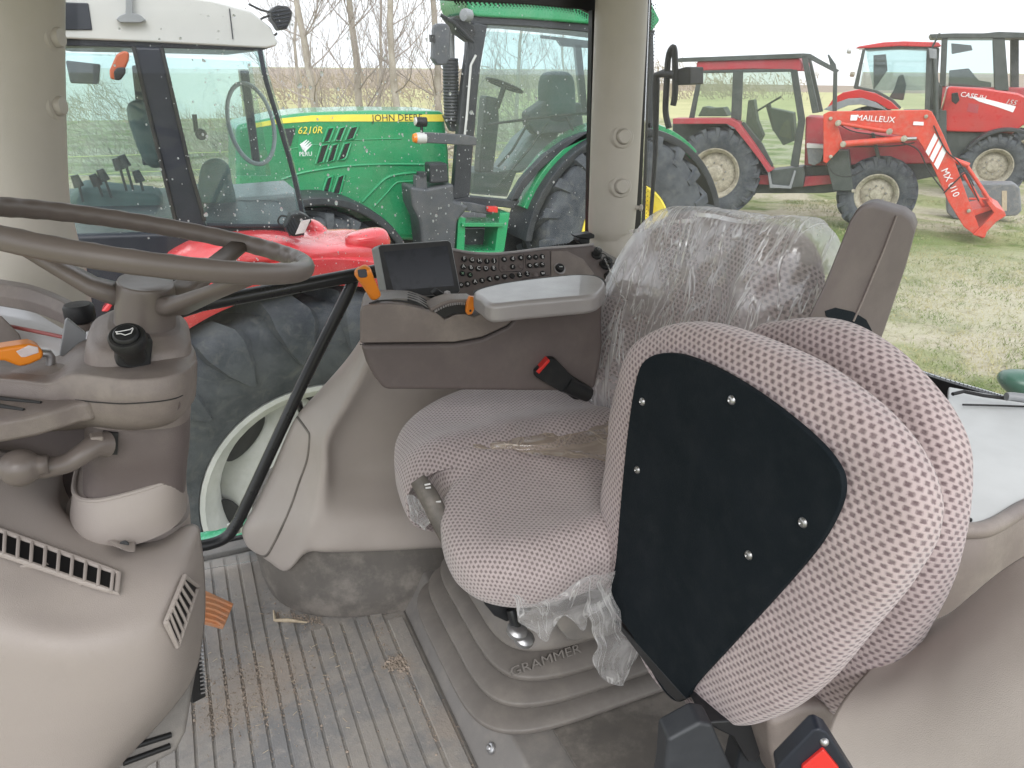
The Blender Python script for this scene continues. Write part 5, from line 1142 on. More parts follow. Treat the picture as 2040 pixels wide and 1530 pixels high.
blob([(612, 476), (610, 455), (614, 444), (622, 438), (632, 440), (642, 446), (652, 456), (656, 470), (640, 480)], 3.45, .06, .10, 'fender_shoulder', 'mf_red', mf)
mb = slab(FY(3.3), [(430, 512), (560, 516), (700, 524), (745, 520), (752, 545), (740, 560), (400, 610), (380, 560)], .05, .35); mb.build('fender_inside', 'mf_dark', mf)
# square work light on the fender
wl = FY(3.02)
mb = slab(wl, [(568, 452), (580, 428), (600, 424), (616, 432), (622, 440), (600, 470), (584, 472), (570, 462)], 0, .07); hd = mb.build('work_lamp', 'black_plastic', mf, bevel=.006)
mb = slab(wl, [(600, 440), (619, 437), (607, 464), (588, 468)], -.004, .004); mb.build('lamp_lens', 'lamp_lens', hd, bevel=.002)
for k in range(5): MB().tube([wl.at(568+k*4, 450-k*4, -.002), wl.at(578+k*4, 470-k*4.5, -.002)], .0028, 6).build('fin', 'mf_dark', hd)
mb = MB(); mb.tube(crom([wl.at(x, y, .01) for x, y in ((574, 456), (560, 450), (554, 440), (560, 430), (572, 432))], 5, False), .0035, 6); mb.build('lamp_cable', 'black_rubber', hd)
# green JD-ish sack at the tyre foot
gs = thing('green_sack', 'crumpled green plastic sack with white paper label just outside the sill', 'sack', tuple(oY(450, 1085, 2.2)))
sk = [[oY(x, y, 2.20) for x, y in ((380, 1062), (420, 1058), (455, 1052), (480, 1040), (500, 1030))], [oY(x, y, 2.12) for x, y in ((378, 1085), (420, 1080), (455, 1074), (480, 1066), (505, 1058))], [oY(x, y, 2.16) for x, y in ((376, 1130), (420, 1125), (455, 1120), (480, 1115), (505, 1110))], [oY(x, y, 2.2) for x, y in ((376, 1180), (420, 1180), (455, 1180), (480, 1180), (505, 1180))]]
mat('sack_green', (.05, .42, .2), .25, c2=(.2, .6, .4), sc_=30)
mb = skin(sk, 6); mb.v = [q+V((0, noise.noise(q*30)*.02, noise.noise(q*22)*.008)) for q in mb.v]; mb.build('sack_body', 'sack_green', gs, smooth='all', solid=.004)
mb = MB(); mb.prism([oY(x, y, 2.10) for x, y in ((452, 1046), (470, 1036), (484, 1036), (484, 1060), (466, 1066), (454, 1062))], (0, .003, 0)); lb = mb.build('sack_label', 'shed_white', gs, smooth=False)
MB().lathe(oY(477, 1045, 2.095), (0, -1, .2), [(.011, 0), (.011, .002), (.001, .002)], 20).build('round_mark', 'frit', lb)
for k in range(4): MB().tube([oY(463, 1054+k*3, 2.097), oY(478, 1052+k*3, 2.097)], .0007, 4).build('label_line', 'frit', lb)

# ================================================================== green tractor
jd = thing('parked_tractor', 'green tractor with yellow bonnet stripe and black exhaust, parked beyond the red one', 'tractor', (3, 7.9, 0))
h = FY(7.5)
mb = slab(h, [(470, 250), (556, 231), (600, 225), (660, 222), (740, 220), (885, 221), (895, 300), (900, 480), (780, 480), (760, 440), (470, 470)], 0, .85); mb.build('bonnet', 'jd_green', jd, bevel=.05, seg=5)
mb = slab(h, [(500, 247), (560, 236), (620, 230), (700, 228), (884, 228), (886, 242), (700, 242), (620, 242), (560, 246), (500, 256)], -.006, .02); mb.build('yellow_stripe', 'jd_yellow', jd, smooth=False)
tx, tu = V((1, 0, 0)), V((0, 0, 1))
c = h.at(792, 235, -.008); text('bonnet_lettering', 'JOHN DEERE', .088, c, (1, 0, .0), tu, 'jd_black', jd, .001, sx=1.0)
c = h.at(617, 260, -.010); text('model_number', '6210R', .088, c, (1, 0, .0), tu, 'jd_yellow', jd, .002, shear=.3, sx=1.0)
mb = slab(h, [(594, 272), (624, 272), (624, 314), (594, 314)], -.008, .001); tl_ = mb.build('travel_decal', 'jd_green_side', jd, smooth=False)
for a_, b_ in (((597, 288), (612, 279)), ((599, 292), (616, 281)), ((601, 296), (620, 284)), ((604, 299), (622, 288))):
    mb = slab(h, [a_, (a_[0]+4, a_[1]+4), b_, (b_[0]-1, b_[1]-1)], -.012, -.009); mb.build('chevron', 'shed_white', tl_, smooth=False)
text('decal_word', 'PERU', .055, h.at(609, 307, -.012), tx, tu, 'shed_white', tl_, .001, sx=.95)
for q in ([(653, 256), (658, 254), (667, 253), (656, 282), (643, 283)], [(677, 254), (690, 252), (679, 280), (666, 281)], [(699, 253), (714, 252), (704, 277), (688, 279)], [(640, 289), (656, 287), (644, 323), (629, 326)], [(662, 288), (675, 286), (665, 320), (651, 323)], [(686, 285), (700, 284), (690, 314), (685, 318), (673, 319)], [(652, 354), (664, 350), (655, 384), (642, 384)], [(674, 351), (687, 348), (677, 386), (662, 386)]):
    mb = slab(h, q, -.008, .02); v_ = mb.build('side_vent', 'frit', jd, smooth=False)
    mb = MB(); loop = [h.at(x, y, -.008) for x, y in q]; mb.tube(loop+[loop[0]], .012, 6); mb.build('vent_rim', 'jd_green_side', v_)
mb = slab(h, [(560, 257), (589, 255), (580, 290), (574, 296), (566, 290)], -.006, .02); mb.build('headlamp_surround', 'jd_black', jd, smooth=False)
for ln3, r_ in (([(560, 358), (600, 345), (650, 336), (700, 330), (780, 327), (870, 328)], .012), ([(722, 402), (745, 378), (768, 356), (790, 348), (830, 344), (880, 343)], .013), ([(745, 412), (770, 385), (786, 367), (800, 362), (860, 360)], .010), ([(655, 282), (720, 278), (800, 276)], .006), ([(560, 300), (620, 289), (655, 287)], .004)):
    mb = MB(); mb.tube(crom([h.at(x, y, -.002) for x, y in ln3], 5, False), r_, 8); mb.build('bonnet_crease', 'jd_green_side', jd)
mb = slab(h, [(722, 402), (745, 378), (768, 356), (790, 348), (880, 343), (880, 360), (800, 362), (786, 367), (770, 385), (745, 412)], -.002, .01); mb.build('bonnet_recess', 'jd_green', jd, smooth=False)
mb = slab(h, [(780, 448), (840, 450), (840, 470), (780, 466)], -.01, .1); mb.build('side_frame', 'jd_green', jd)
# cab
c7 = FY(7.15)
mb = slab(c7, [(928, -14), (936, -10), (1060, -6), (1300, 8), (1316, 40), (1300, 62), (1180, 48), (1050, 38), (950, 33), (938, 27), (930, 8)], 0, .75); mb.build('roof', 'jd_green', jd, bevel=.05, seg=4)
mb = slab(c7, [(925, 28), (950, 33), (1050, 38), (1180, 48), (1306, 60), (1300, 80), (1180, 65), (1050, 52), (940, 48)], .04, .7); mb.build('roof_rail', 'jd_black', jd, bevel=.01)
mb = slab(c7, [(946, 44), (972, 50), (958, 130), (951, 200), (940, 330), (936, 394), (902, 398), (910, 300), (922, 170), (934, 80)], 0, .10); mb.build('front_post', 'jd_black', jd, bevel=.015, seg=3)
mb = MB(); mb.tube([c7.at(x, y, -.03) for x, y in ((948, 110), (938, 130), (930, 230), (926, 268))], .012, 8); mb.build('grab_rail', 'mf_grey', jd)
mb = slab(c7, [(902, 398), (936, 391), (1016, 399), (1030, 392), (1036, 402), (1024, 416), (990, 412), (910, 412)], 0, .12); mb.build('door_sill', 'jd_black', jd, bevel=.012)
mb = slab(c7, [(1016, 399), (1040, 358), (1085, 310), (1130, 278), (1180, 258), (1300, 250), (1300, 262), (1180, 272), (1120, 300), (1075, 340), (1044, 378), (1030, 404)], 0, .10); mb.build('rear_sill', 'jd_black', jd, bevel=.01)
mb = slab(c7, [(1282, 66), (1302, 66), (1306, 256), (1286, 256)], 0, .10); mb.build('rear_post', 'jd_black', jd, bevel=.01)
mb = slab(c7, [(972, 50), (1180, 64), (1290, 70), (1295, 256), (1180, 262), (1120, 290), (1060, 335), (1018, 397), (936, 392), (953, 170)], .05, .056); mb.build('door_pane', 'pane_green', jd, smooth=False)
c8 = FY(8.75)
mb = slab(c8, [(930, 60), (1260, 80), (1260, 300), (950, 300)], 0, .006); mb.build('far_pane', 'pane_green', jd, smooth=False)
for q in ([(1080, 70), (1180, 82), (1180, 96), (1120, 92), (1112, 80), (1080, 76)], [(1146, 90), (1158, 90), (1172, 230), (1160, 230)], [(930, 56), (944, 56), (934, 300), (920, 300)]):
    mb = slab(c8, q, 0, .06); mb.build('far_post', 'jd_grey', jd)
c75 = FY(7.9)
mb = MB(); sw_ = c75.at(1005, 170); pts = [sw_+V((math.cos(t)*.19, math.sin(t)*.19, -.07*math.cos(t))) for t in [2*math.pi*k/32 for k in range(33)]]; mb.tube(pts, .014, 8); mb.tube([sw_, c75.at(990, 215)], .03, 8); mb.tube([sw_-V((.18, 0, -.06)), sw_+V((.18, 0, -.06))], .012, 6); mb.build('inner_steering_wheel', 'black_plastic', jd)
mb = slab(c75, [(968, 190), (994, 195), (996, 240), (984, 345), (955, 345)], 0, .2); mb.build('inner_column', 'jd_black', jd, bevel=.03)
mb = pillow([c75.at(x, y) for x, y in ((1082, 150), (1110, 142), (1134, 150), (1140, 200), (1134, 240), (1086, 240), (1078, 200))], (0, -1, 0), .2, .2, 2.6, 4, 14); mb.build('inner_seat', 'seat_far', jd)
mb = slab(c75, [(1052, 225), (1088, 200), (1160, 205), (1165, 262), (1070, 270), (1054, 250)], -.1, .1); mb.build('inner_console', 'jd_grey', jd, bevel=.03)
mb = slab(c75, [(1046, 278), (1080, 250), (1120, 258), (1100, 300), (1040, 345), (1000, 345)], .1, .5); mb.build('inner_fender', 'window_grey', jd, bevel=.04)
for a_ in ([(972, 248), (1060, 236), (1176, 224)], [(1090, 245), (1060, 290), (992, 370)], [(1052, 246), (1020, 300), (992, 332)], [(1128, 232), (1142, 260)]):
    mb = MB(); mb.tube([c7.at(x, y, .12) for x, y in a_], .013, 8); mb.build('door_bar', 'black_plastic', jd)
mb = slab(c75, [(945, 345), (1030, 340), (1010, 392), (940, 386)], 0, .6); mb.build('cab_floor', 'jd_grey', jd)
# mirror, exhaust, lamps
e = FY(7.3)
mb = slab(FY(6.95), [(866, 52), (872, 46), (892, 47), (898, 56), (897, 118), (890, 130), (872, 130), (863, 118)], 0, .10); mr2 = mb.build('mirror', 'jd_grey', jd, bevel=.02, seg=3)
mb = slab(FY(6.95), [(858, 69), (866, 69), (868, 84), (859, 84)], -.01, .04); mb.build('mirror_clip', 'black_plastic', mr2)
mb = MB(); mb.tube([FY(7.0).at(x, y) for x, y in ((878, 30), (905, 46), (932, 74), (944, 84))], .016, 8); mb.build('mirror_arm', 'black_plastic', jd)
mb = slab(FY(7.05), [(896, 38), (906, 33), (945, 50), (950, 64), (936, 84), (912, 66)], 0, .15); mb.build('lamp_bracket', 'black_plastic', jd, bevel=.012)
MB().lathe(FY(7.0).at(928, 30), (-1, -.5, 0), [(.05, -.05), (.055, .0), (.05, .03), (.03, .035), (.001, .035)], 18).build('roof_lamp', 'window_grey', jd)
mb = MB(); mb.tube([e.at(898, 60), e.at(899, 118)], .035, 14); mb.build('exhaust_tip', 'window_grey', jd)
mb = MB(); pts = []; rr = []
for k in range(40): 
    t = k/39; pts.append(e.at(897+t*3, 116+t*124)); rr.append(.072+.006*(k % 2))
mb.tube(pts, rr, 18); mb.build('exhaust_guard', 'jd_black', jd)
mb = slab(e, [(886, 230), (912, 236), (912, 262), (900, 262)], 0, .1); mb.build('exhaust_foot', 'jd_grey', jd, bevel=.01)
la = FY(6.85)
mb = slab(la, [(846, 264), (870, 265), (930, 269), (950, 274), (950, 290), (925, 290), (870, 286), (846, 285)], 0, .07); ar = mb.build('lamp_arm', 'jd_grey', jd, bevel=.01)
mb = MB(); mb.tube([la.at(848, 275, .03), la.at(836, 275, .03), la.at(829, 275, .03)], [.048, .05, .045], 16); mb.build('indicator_base', 'mf_grey', ar)
mb = MB(); mb.tube([la.at(829, 275, .03), la.at(823, 275, .03)], [.046, .035], 16); mb.build('indicator', 'amber', ar)
mb = MB(); mb.tube([la.at(849, 243, .03), la.at(833, 243, .03), la.at(829, 242, .03)], [.042, .045, .04], 14); mb.tube([la.at(840, 248, .03), la.at(840, 266, .03)], .015, 8); mb.build('work_lamp', 'black_plastic', ar)
mb = MB(); mb.tube([la.at(829, 242, .03), la.at(826, 242, .03)], [.036, .034], 14); mb.build('lamp_glass', 'mf_grey', ar)
# tank and battery box, steps
tk = FY(7.0)
mb = slab(tk, [(818, 372), (850, 376), (905, 366), (906, 400), (936, 412), (912, 440), (905, 520), (845, 520), (836, 440), (822, 410)], 0, .35); mb.build('side_tank', 'jd_grey', jd, bevel=.03, seg=3)
mb = slab(tk, [(829, 350), (850, 350), (852, 380), (828, 380)], .02, .12); mb.build('tank_neck', 'jd_grey', jd, bevel=.01)
mb = MB(); mb.tube([tk.at(840, 342, .06), tk.at(840, 352, .06)], .05, 14); mb.build('tank_cap', 'jd_black', jd)
mb = slab(tk, [(856, 326), (892, 325), (895, 364), (858, 366)], .02, .2); mb.build('filter_box', 'jd_black', jd, bevel=.02)
mb = slab(tk, [(880, 398), (940, 404), (990, 415), (980, 428), (925, 420), (880, 425)], .05, .1); mb.build('step_arm', 'jd_grey', jd, bevel=.01)
mb = slab(tk, [(973, 412), (992, 412), (992, 424), (973, 422)], -.02, .04); mb.build('red_latch', 'red_button', jd, bevel=.004)
for q in ([(913, 432), (928, 434), (924, 530), (908, 530)], [(996, 424), (1016, 424), (1000, 530), (982, 530)]):
    mb = slab(tk, q, .05, .4); mb.build('step_side', 'jd_green_side', jd, bevel=.006)
for y in (444, 500):
    mb = slab(tk, [(920, y), (1005, y), (1002, y+8), (920, y+8)], .02, .35); mb.build('step', 'jd_green', jd, bevel=.006)
mb = slab(tk, [(924, 456), (992, 456), (988, 530), (922, 530)], .38, .42); mb.build('step_back', 'jd_grey', jd)
# wheels and fenders
rw = oY(1250, 500, 7.0); rw.z = 1.06
wheel(jd, rw, AX, 1.08, .62, .55, 'jd_yellow', 20, .055, 'rear_wheel', .1)
rwf = rw+V((.03, .35, -.14))
arcfender(jd, rwf, AX, 1.25, 1.27, .33, -.2, 18, 172, 'rear_mudguard', 'jd_black', 34, .02, .03)
arcfender(jd, rwf, AX, 1.325, 1.32, .20, -.2, 48, 158, 'rear_fender', 'jd_green', 34, .02, .05)
fwc = oY(640, 520, 7.0); fwc.z = .76
wheel(jd, fwc, AX, .76, .5, .38, 'jd_yellow', 18, .045, 'front_wheel', .06)
arcfender(jd, fwc+V((0, .25, 0)), AX, .90, .90, .30, -.25, 10, 115, 'front_mudguard', 'jd_black', 26, .015, .03)
mb = slab(FY(7.6), [(470, 440), (1300, 440), (1300, 560), (470, 560)], .1, .7); mb.build('chassis', 'jd_black', jd)
mb = slab(FY(6.95), [(1274, 452), (1300, 440), (1312, 452), (1308, 470), (1284, 500), (1272, 500)], -.3, -.25); pl = mb.build('yellow_plate', 'jd_yellow', jd, smooth=False)
text('plate_letter', 'A', .07, FY(6.62).at(1302, 450), tx, tu, 'jd_black', pl, .001)

# ================================================================== loader tractor, seen side on
g0, g1_ = oZ(1425, 436, 0), oZ(1745, 464, 0); ld = Frame(g0, g1_-g0); LA = -ld.n
lt_ = thing('parked_tractor', 'older maroon tractor with bright orange red front loader parked on the grass', 'tractor', tuple((g0+g1_)/2))
rwc = ld.at(1422, 345, 0); fwc2 = ld.at(1745, 392, 0)
wheel(lt_, V((rwc.x, rwc.y, .86)), LA, .86, .45, .47, 'cream_rim', 20, .05, 'rear_wheel', .05)
wheel(lt_, V((fwc2.x, fwc2.y, .67)), LA, .67, .36, .36, 'cream_rim', 18, .045, 'front_wheel', .05)
def LS(px_, o0, o1, name, m, bev=.012, par=None, sm=True): return slab(ld, px_, o0, o1).build(name, m, par or lt_, bevel=bev, smooth=sm)
LS([(1388, 122), (1592, 115), (1600, 128), (1598, 142), (1500, 138), (1386, 142)], .15, 1.5, 'roof', 'old_red', .03)
LS([(1340, 118), (1358, 115), (1600, 106), (1614, 107), (1672, 140), (1666, 146), (1608, 116), (1345, 124)], .10, .16, 'protection_bar', 'dark_frame')
LS([(1596, 110), (1607, 110), (1632, 224), (1618, 226)], .10, .16, 'protection_post', 'dark_frame')
LS([(1608, 116), (1616, 118), (1640, 222), (1630, 224)], 1.3, 1.36, 'protection_post', 'dark_frame')
LS([(1660, 140), (1668, 142), (1667, 224), (1658, 224)], .10, .16, 'protection_post', 'dark_frame')
LS([(1648, 108), (1652, 109), (1665, 128), (1667, 140), (1656, 138)], .10, .14, 'mirror', 'dark_frame')
LS([(1392, 140), (1400, 140), (1382, 236), (1372, 236)], .15, .22, 'rear_post', 'dark_frame')
LS([(1460, 140), (1480, 140), (1476, 240), (1456, 236)], .15, .22, 'middle_post', 'dark_frame')
LS([(1574, 138), (1588, 138), (1604, 240), (1590, 334), (1574, 330), (1590, 240)], .15, .22, 'front_post', 'dark_frame')
LS([(1400, 140), (1580, 136), (1582, 143), (1400, 146)], .15, .22, 'roof_rail', 'dark_frame')
LS([(1400, 146), (1460, 144), (1457, 232), (1382, 232)], .18, .186, 'rear_pane', 'pane_old', 0, None, False)
LS([(1480, 144), (1576, 142), (1592, 240), (1578, 328), (1540, 328), (1520, 288), (1478, 242)], .18, .186, 'door_pane', 'pane_old', 0, None, False)
LS([(1520, 288), (1540, 328), (1536, 340), (1526, 334), (1500, 285), (1476, 246), (1482, 242)], .14, .2, 'door_edge', 'dark_frame')
LS([(1490, 200), (1502, 198), (1508, 240), (1520, 270), (1510, 290), (1484, 262)], .6, .9, 'inner_column', 'dark_frame', .02)
mb = MB(); q0 = ld.at(1530, 208, .8); mb.tube([q0+(ld.at(1560, 200, .8)-q0).normalized()*.23*s_+V((0, 0, .08*s_)) for s_ in (-1, 1)], .02, 8); mb.tube([q0, ld.at(1545, 260, .8)], .05, 8); mb.build('inner_wheel', 'dark_frame', lt_)
LS([(1532, 215), (1580, 225), (1584, 280), (1560, 290), (1540, 260)], .7, 1.1, 'inner_dash', 'dark_frame', .02)
LS([(1400, 212), (1416, 216), (1440, 214), (1450, 232), (1390, 232)], .5, 1.0, 'inner_seat', 'dark_frame', .02)
LS([(1340, 236), (1456, 236), (1470, 244), (1500, 285), (1524, 320), (1538, 340), (1530, 344), (1512, 318), (1486, 284), (1462, 254), (1448, 247), (1340, 247)], -.05, .38, 'rear_fender', 'old_red', .012)
LS([(1340, 247), (1448, 247), (1486, 284), (1512, 318), (1530, 346), (1530, 380), (1340, 380)], .42, 1.2, 'wheel_well', 'dark_frame', .0)
LS([(1530, 340), (1600, 332), (1604, 345), (1600, 372), (1532, 378)], .05, .5, 'step_box', 'dark_frame')
LS([(1528, 338), (1533, 338), (1538, 368), (1572, 371), (1582, 340), (1586, 341), (1576, 376), (1534, 374)], .0, .05, 'step_bar', 'window_grey', .003)
LS([(1605, 232), (1640, 234), (1700, 262), (1860, 276), (1870, 300), (1866, 326), (1640, 330), (1602, 330)], .25, .95, 'bonnet', 'old_red', .03)
LS([(1500, 344), (1640, 330), (1866, 322), (1870, 350), (1760, 372), (1640, 385), (1500, 385)], .35, .8, 'chassis', 'dark_frame', .01)
LS([(1490, 348), (1600, 352), (1720, 346), (1720, 360), (1600, 372), (1494, 366)], .2, .32, 'side_rail', 'old_red', .01)
LS([(1607, 288), (1640, 288), (1642, 300), (1636, 322), (1622, 330), (1610, 326)], .02, .2, 'tool_box', 'implement_grey', .01)
LS([(1607, 286), (1640, 289), (1640, 296), (1607, 295)], .0, .2, 'box_lid', 'mf_grey', .004)
# loader
def loader_arm(o, nm):
    LS([(1640, 228), (1652, 222), (1848, 219), (1856, 222), (1862, 232), (1880, 270), (1905, 330), (1928, 395), (1952, 456), (1962, 470), (1958, 476), (1944, 470), (1920, 452), (1888, 400), (1862, 340), (1838, 292), (1826, 276), (1768, 266), (1736, 262), (1700, 250), (1672, 243), (1668, 250), (1680, 290), (1646, 326), (1640, 322)], o, o+.09, nm, 'loader_red', .012)
loader_arm(-.28, 'loader_arm'); loader_arm(.95, 'loader_arm')
a0 = -.29
LS([(1844, 302), (1862, 265), (1886, 300), (1868, 338)], a0-.006, a0+.0, 'white_panel', 'shed_white', 0)
for q in ([(1849, 313), (1870, 272), (1872, 275), (1851, 317)], [(1857, 326), (1878, 285), (1880, 288), (1859, 330)]): LS(q, a0-.010, a0-.006, 'panel_stripe', 'loader_red', 0)
ux = (ld.at(1760, 238, a0)-ld.at(1700, 234, a0)).normalized()
text('loader_lettering', 'MAILLEUX', .135, ld.at(1744, 237, a0-.004), ux, tu, 'shed_white', lt_, .002)
LS([(1695, 229), (1710, 229), (1706, 240), (1694, 240)], a0-.006, a0, 'loader_emblem', 'shed_white', 0)
LS([(1820, 242), (1840, 243), (1840, 250), (1819, 249)], a0-.006, a0, 'white_sticker', 'shed_white', 0)
ux2 = (ld.at(1905, 390, a0)-ld.at(1880, 336, a0)).normalized(); text('model_lettering', 'MX U10', .15, ld.at(1893, 364, a0-.004), ux2, ux2.cross(ld.n)*-1 if False else (V((0, 0, 1))-ux2*ux2.z), 'shed_white', lt_, .002)
for A_, B_, r_ in (((1682, 287), (1796, 277), .055), ((1668, 245), (1772, 262), .03), ((1796, 277), (1826, 276), .03)):
    mb = MB(); mb.tube([ld.at(*A_, a0-.05), ld.at(*B_, a0-.05)], r_, 12); mb.build('hydraulic_cylinder', 'loader_red' if r_ != .03 or A_[0] < 1700 else 'steel', lt_)
for x, y in ((1680, 287), (1801, 276), (1772, 262), (1670, 245)): MB().lathe(ld.at(x, y, a0-.06), LA, [(.05, -.05), (.05, .05), (.02, .06), (.001, .06)], 12).build('pin', 'cream_rim', lt_)
LS([(1735, 265), (1742, 265), (1762, 350), (1754, 350)], .1, .25, 'loader_bracket', 'dark_frame', .01)
LS([(1640, 300), (1690, 300), (1700, 380), (1660, 380)], -.1, .25, 'loader_mount', 'dark_frame', .01)
for A_, B_, r_ in (((1898, 318), (1930, 330), .045), ((1926, 330), (1975, 404), .03), ((1918, 345), (1960, 412), .03), ((1930, 396), (1975, 396), .02)):
    mb = MB(); mb.tube([ld.at(*A_, -.1), ld.at(*B_, -.1)], r_, 10); mb.build('linkage_rod', 'loader_red', lt_)
LS([(1938, 468), (1962, 474), (1966, 462), (1985, 442), (2004, 430), (2002, 422), (1984, 412), (1972, 398), (1966, 404), (1980, 424), (1962, 444), (1950, 456)], -.34, .9, 'tool_carrier', 'loader_red', .01)
LS([(1932, 420), (1976, 410), (1984, 416), (1940, 430)], -.2, .8, 'carrier_tube', 'loader_red', .01)

for pts in ([(1672, 248), (1700, 262), (1750, 270), (1800, 285), (1830, 300), (1850, 340), (1880, 380)], [(1682, 292), (1740, 292), (1790, 290), (1822, 284)], [(1880, 385), (1905, 360), (1925, 345), (1940, 370)], [(1650, 325), (1660, 345), (1690, 352), (1720, 340)], [(1860, 250), (1885, 300), (1915, 330), (1950, 400)]):
    mb = MB(); mb.tube(crom([ld.at(x, y, -.31 if k_ < 9 else 0) for k_, (x, y) in enumerate(pts)], 5, False), .012, 6); mb.build('hydraulic_hose', 'black_rubber', lt_)
for x, y in ((1655, 236), (1655, 312), (1845, 232), (1930, 420), (1948, 462), (1700, 380)):
    MB().lathe(ld.at(x, y, a0-.005), LA, [(.032, -.01), (.032, .02), (.02, .028), (.001, .028)], 8).build('bolt', 'cream_rim', lt_)
# ================================================================== red tractor behind
k0 = oZ(1978, 398, 0); cf_ = Frame(k0, g1_-g0)
cs = thing('parked_tractor', 'newer glossy red tractor with sloping bonnet behind the loader tractor', 'tractor', tuple(k0))
def CS(px_, o0, o1, name, m, bev=.012, sm=True): return slab(cf_, px_, o0, o1).build(name, m, cs, bevel=bev, smooth=sm)
kw = cf_.at(1978, 335, 0); wheel(cs, V((kw.x, kw.y, .72)), -cf_.n, .72, .5, .40, 'cream_rim', 20, .05, 'front_wheel', .05)
kr = cf_.at(1718, 330, 0); wheel(cs, V((kr.x, kr.y, .98)), -cf_.n, .98, .6, .5, 'cream_rim', 20, .05, 'rear_wheel', .05)
CS([(1703, 96), (1712, 92), (1760, 84), (1800, 82), (1870, 84), (1876, 92), (1860, 94), (1790, 92), (1730, 96)], .1, 1.8, 'roof', 'case_red', .02)
CS([(1722, 95), (1790, 91), (1866, 93), (1866, 99), (1790, 96), (1722, 100)], .15, 1.7, 'roof_rail', 'dark_frame')
CS([(1718, 98), (1724, 98), (1710, 172), (1748, 180), (1780, 198), (1796, 214), (1792, 218), (1770, 200), (1742, 184), (1700, 176)], .12, .2, 'rear_post', 'dark_frame')
CS([(1846, 94), (1856, 94), (1852, 225), (1842, 225)], .12, .2, 'front_post', 'dark_frame')
CS([(1855, 92), (1872, 96), (1868, 160), (1878, 175), (1872, 240), (1850, 240)], .9, 1.0, 'windscreen_post', 'dark_frame')
CS([(1724, 99), (1848, 97), (1845, 220), (1800, 216), (1770, 196), (1740, 180), (1712, 172)], .15, .156, 'side_pane', 'pane_green', 0, False)
CS([(1724, 99), (1848, 97), (1845, 180), (1740, 180)], 1.6, 1.606, 'far_pane', 'pane_green', 0, False)
CS([(1790, 150), (1800, 148), (1806, 170), (1800, 200), (1770, 196), (1780, 180)], .7, 1.0, 'inner_seat', 'dark_frame', .03)
CS([(1740, 110), (1765, 108), (1768, 140), (1740, 180)], 1.1, 1.2, 'inner_post', 'dark_frame', .01)
CS([(1648, 214), (1660, 196), (1680, 184), (1712, 178), (1745, 186), (1775, 202), (1792, 218), (1770, 218), (1745, 203), (1712, 195), (1684, 198), (1664, 212)], -.05, .5, 'rear_fender', 'case_red', .015)
CS([(1640, 218), (1662, 206), (1690, 196), (1718, 195), (1745, 204), (1768, 220), (1740, 214), (1714, 208), (1690, 210), (1660, 222)], -.08, .4, 'rear_mudguard', 'window_grey', .01)
CS([(1850, 220), (1886, 220), (1886, 300), (1800, 300), (1800, 220)], .2, .9, 'cab_base', 'dark_frame')
CS([(1888, 174), (1896, 172), (1960, 176), (2030, 186), (2060, 200), (2050, 240), (2016, 268), (1990, 264), (1940, 264), (1884, 262), (1872, 238)], .28, 1.1, 'bonnet', 'case_red', .04)
CS([(1932, 192), (1960, 196), (2024, 212), (2018, 224), (1990, 214), (1950, 202)], .272, .285, 'bonnet_stripe', 'shed_white', 0, False)
CS([(1930, 205), (1950, 208), (1948, 226), (1926, 222)], .272, .285, 'bonnet_grille', 'old_red', 0, False)
uxc = (cf_.at(1940, 195, .27)-cf_.at(1900, 188, .27)).normalized()
text('bonnet_lettering', 'CASE IH', .15, cf_.at(1939, 192, .262), uxc, tu, 'shed_white', cs, .002)
text('model_number', '155', .15, cf_.at(2014, 204, .262), uxc, tu, 'mf_grey', cs, .002, shear=.2)
CS([(1884, 262), (2020, 268), (2030, 320), (1884, 340)], .4, .9, 'chassis', 'dark_frame')
arcfender(cs, cf_.p0+V((0, 0, .72)), -cf_.n, .86, .86, .05, -.4, 30, 150, 'front_mudguard', 'jd_black', 20, .015, .03)
mb = MB(); mb.tube([cf_.at(1860, 112, .2), cf_.at(1864, 160, .2), cf_.at(1866, 240, .2)], [.05, .055, .06], 12); mb.build('exhaust', 'dark_frame', cs)
mb = MB(); mb.tube([cf_.at(1854, 100, .1), cf_.at(1872, 66, .0)], .02, 8); mb.build('mirror_arm', 'dark_frame', cs)
CS([(1850, 96), (1866, 98), (1866, 118), (1852, 116)], -.05, .03, 'mirror', 'window_grey')
CS([(1896, 186), (1908, 184), (1912, 200), (1904, 208), (1896, 202)], .0, .12, 'work_lamp', 'black_plastic')
MB().lathe(cf_.at(1692, 101, .2), -uxc, [(.06, -.05), (.07, .02), (.05, .05), (.001, .05)], 14).build('roof_lamp', 'mf_grey', cs)
MB().lathe(cf_.at(1698, 148, .2), -uxc, [(.05, -.05), (.06, .02), (.04, .05), (.001, .05)], 14).build('side_lamp', 'cream_rim', cs)
# third one: dark cab behind to the right
z0 = oZ(1990, 262, 0)*1.0; zf = Frame(cf_.p0+cf_.n*4.0, g1_-g0)
bt = thing('parked_tractor', 'dark framed tractor cab rising behind the newer red tractor, far right', 'tractor', tuple(V((zf.p0.x, zf.p0.y, 0))))
def ZS(px_, o0, o1, name, m, bev=.012, sm=True): return slab(zf, px_, o0, o1).build(name, m, bt, bevel=bev, smooth=sm)
ZS([(1852, 68), (1900, 66), (1960, 66), (1990, 63), (2080, 66), (2080, 76), (1990, 76), (1856, 76)], 0, 1.8, 'roof', 'dark_frame', .02)
ZS([(1876, 76), (1888, 76), (1884, 172), (1872, 172)], .05, .2, 'rear_post', 'dark_frame')
ZS([(1978, 76), (2002, 76), (2010, 180), (1982, 180)], .05, .3, 'front_post', 'dark_frame')
ZS([(2014, 76), (2030, 76), (2030, 180), (2014, 180)], 1.2, 1.5, 'front_post', 'dark_frame')
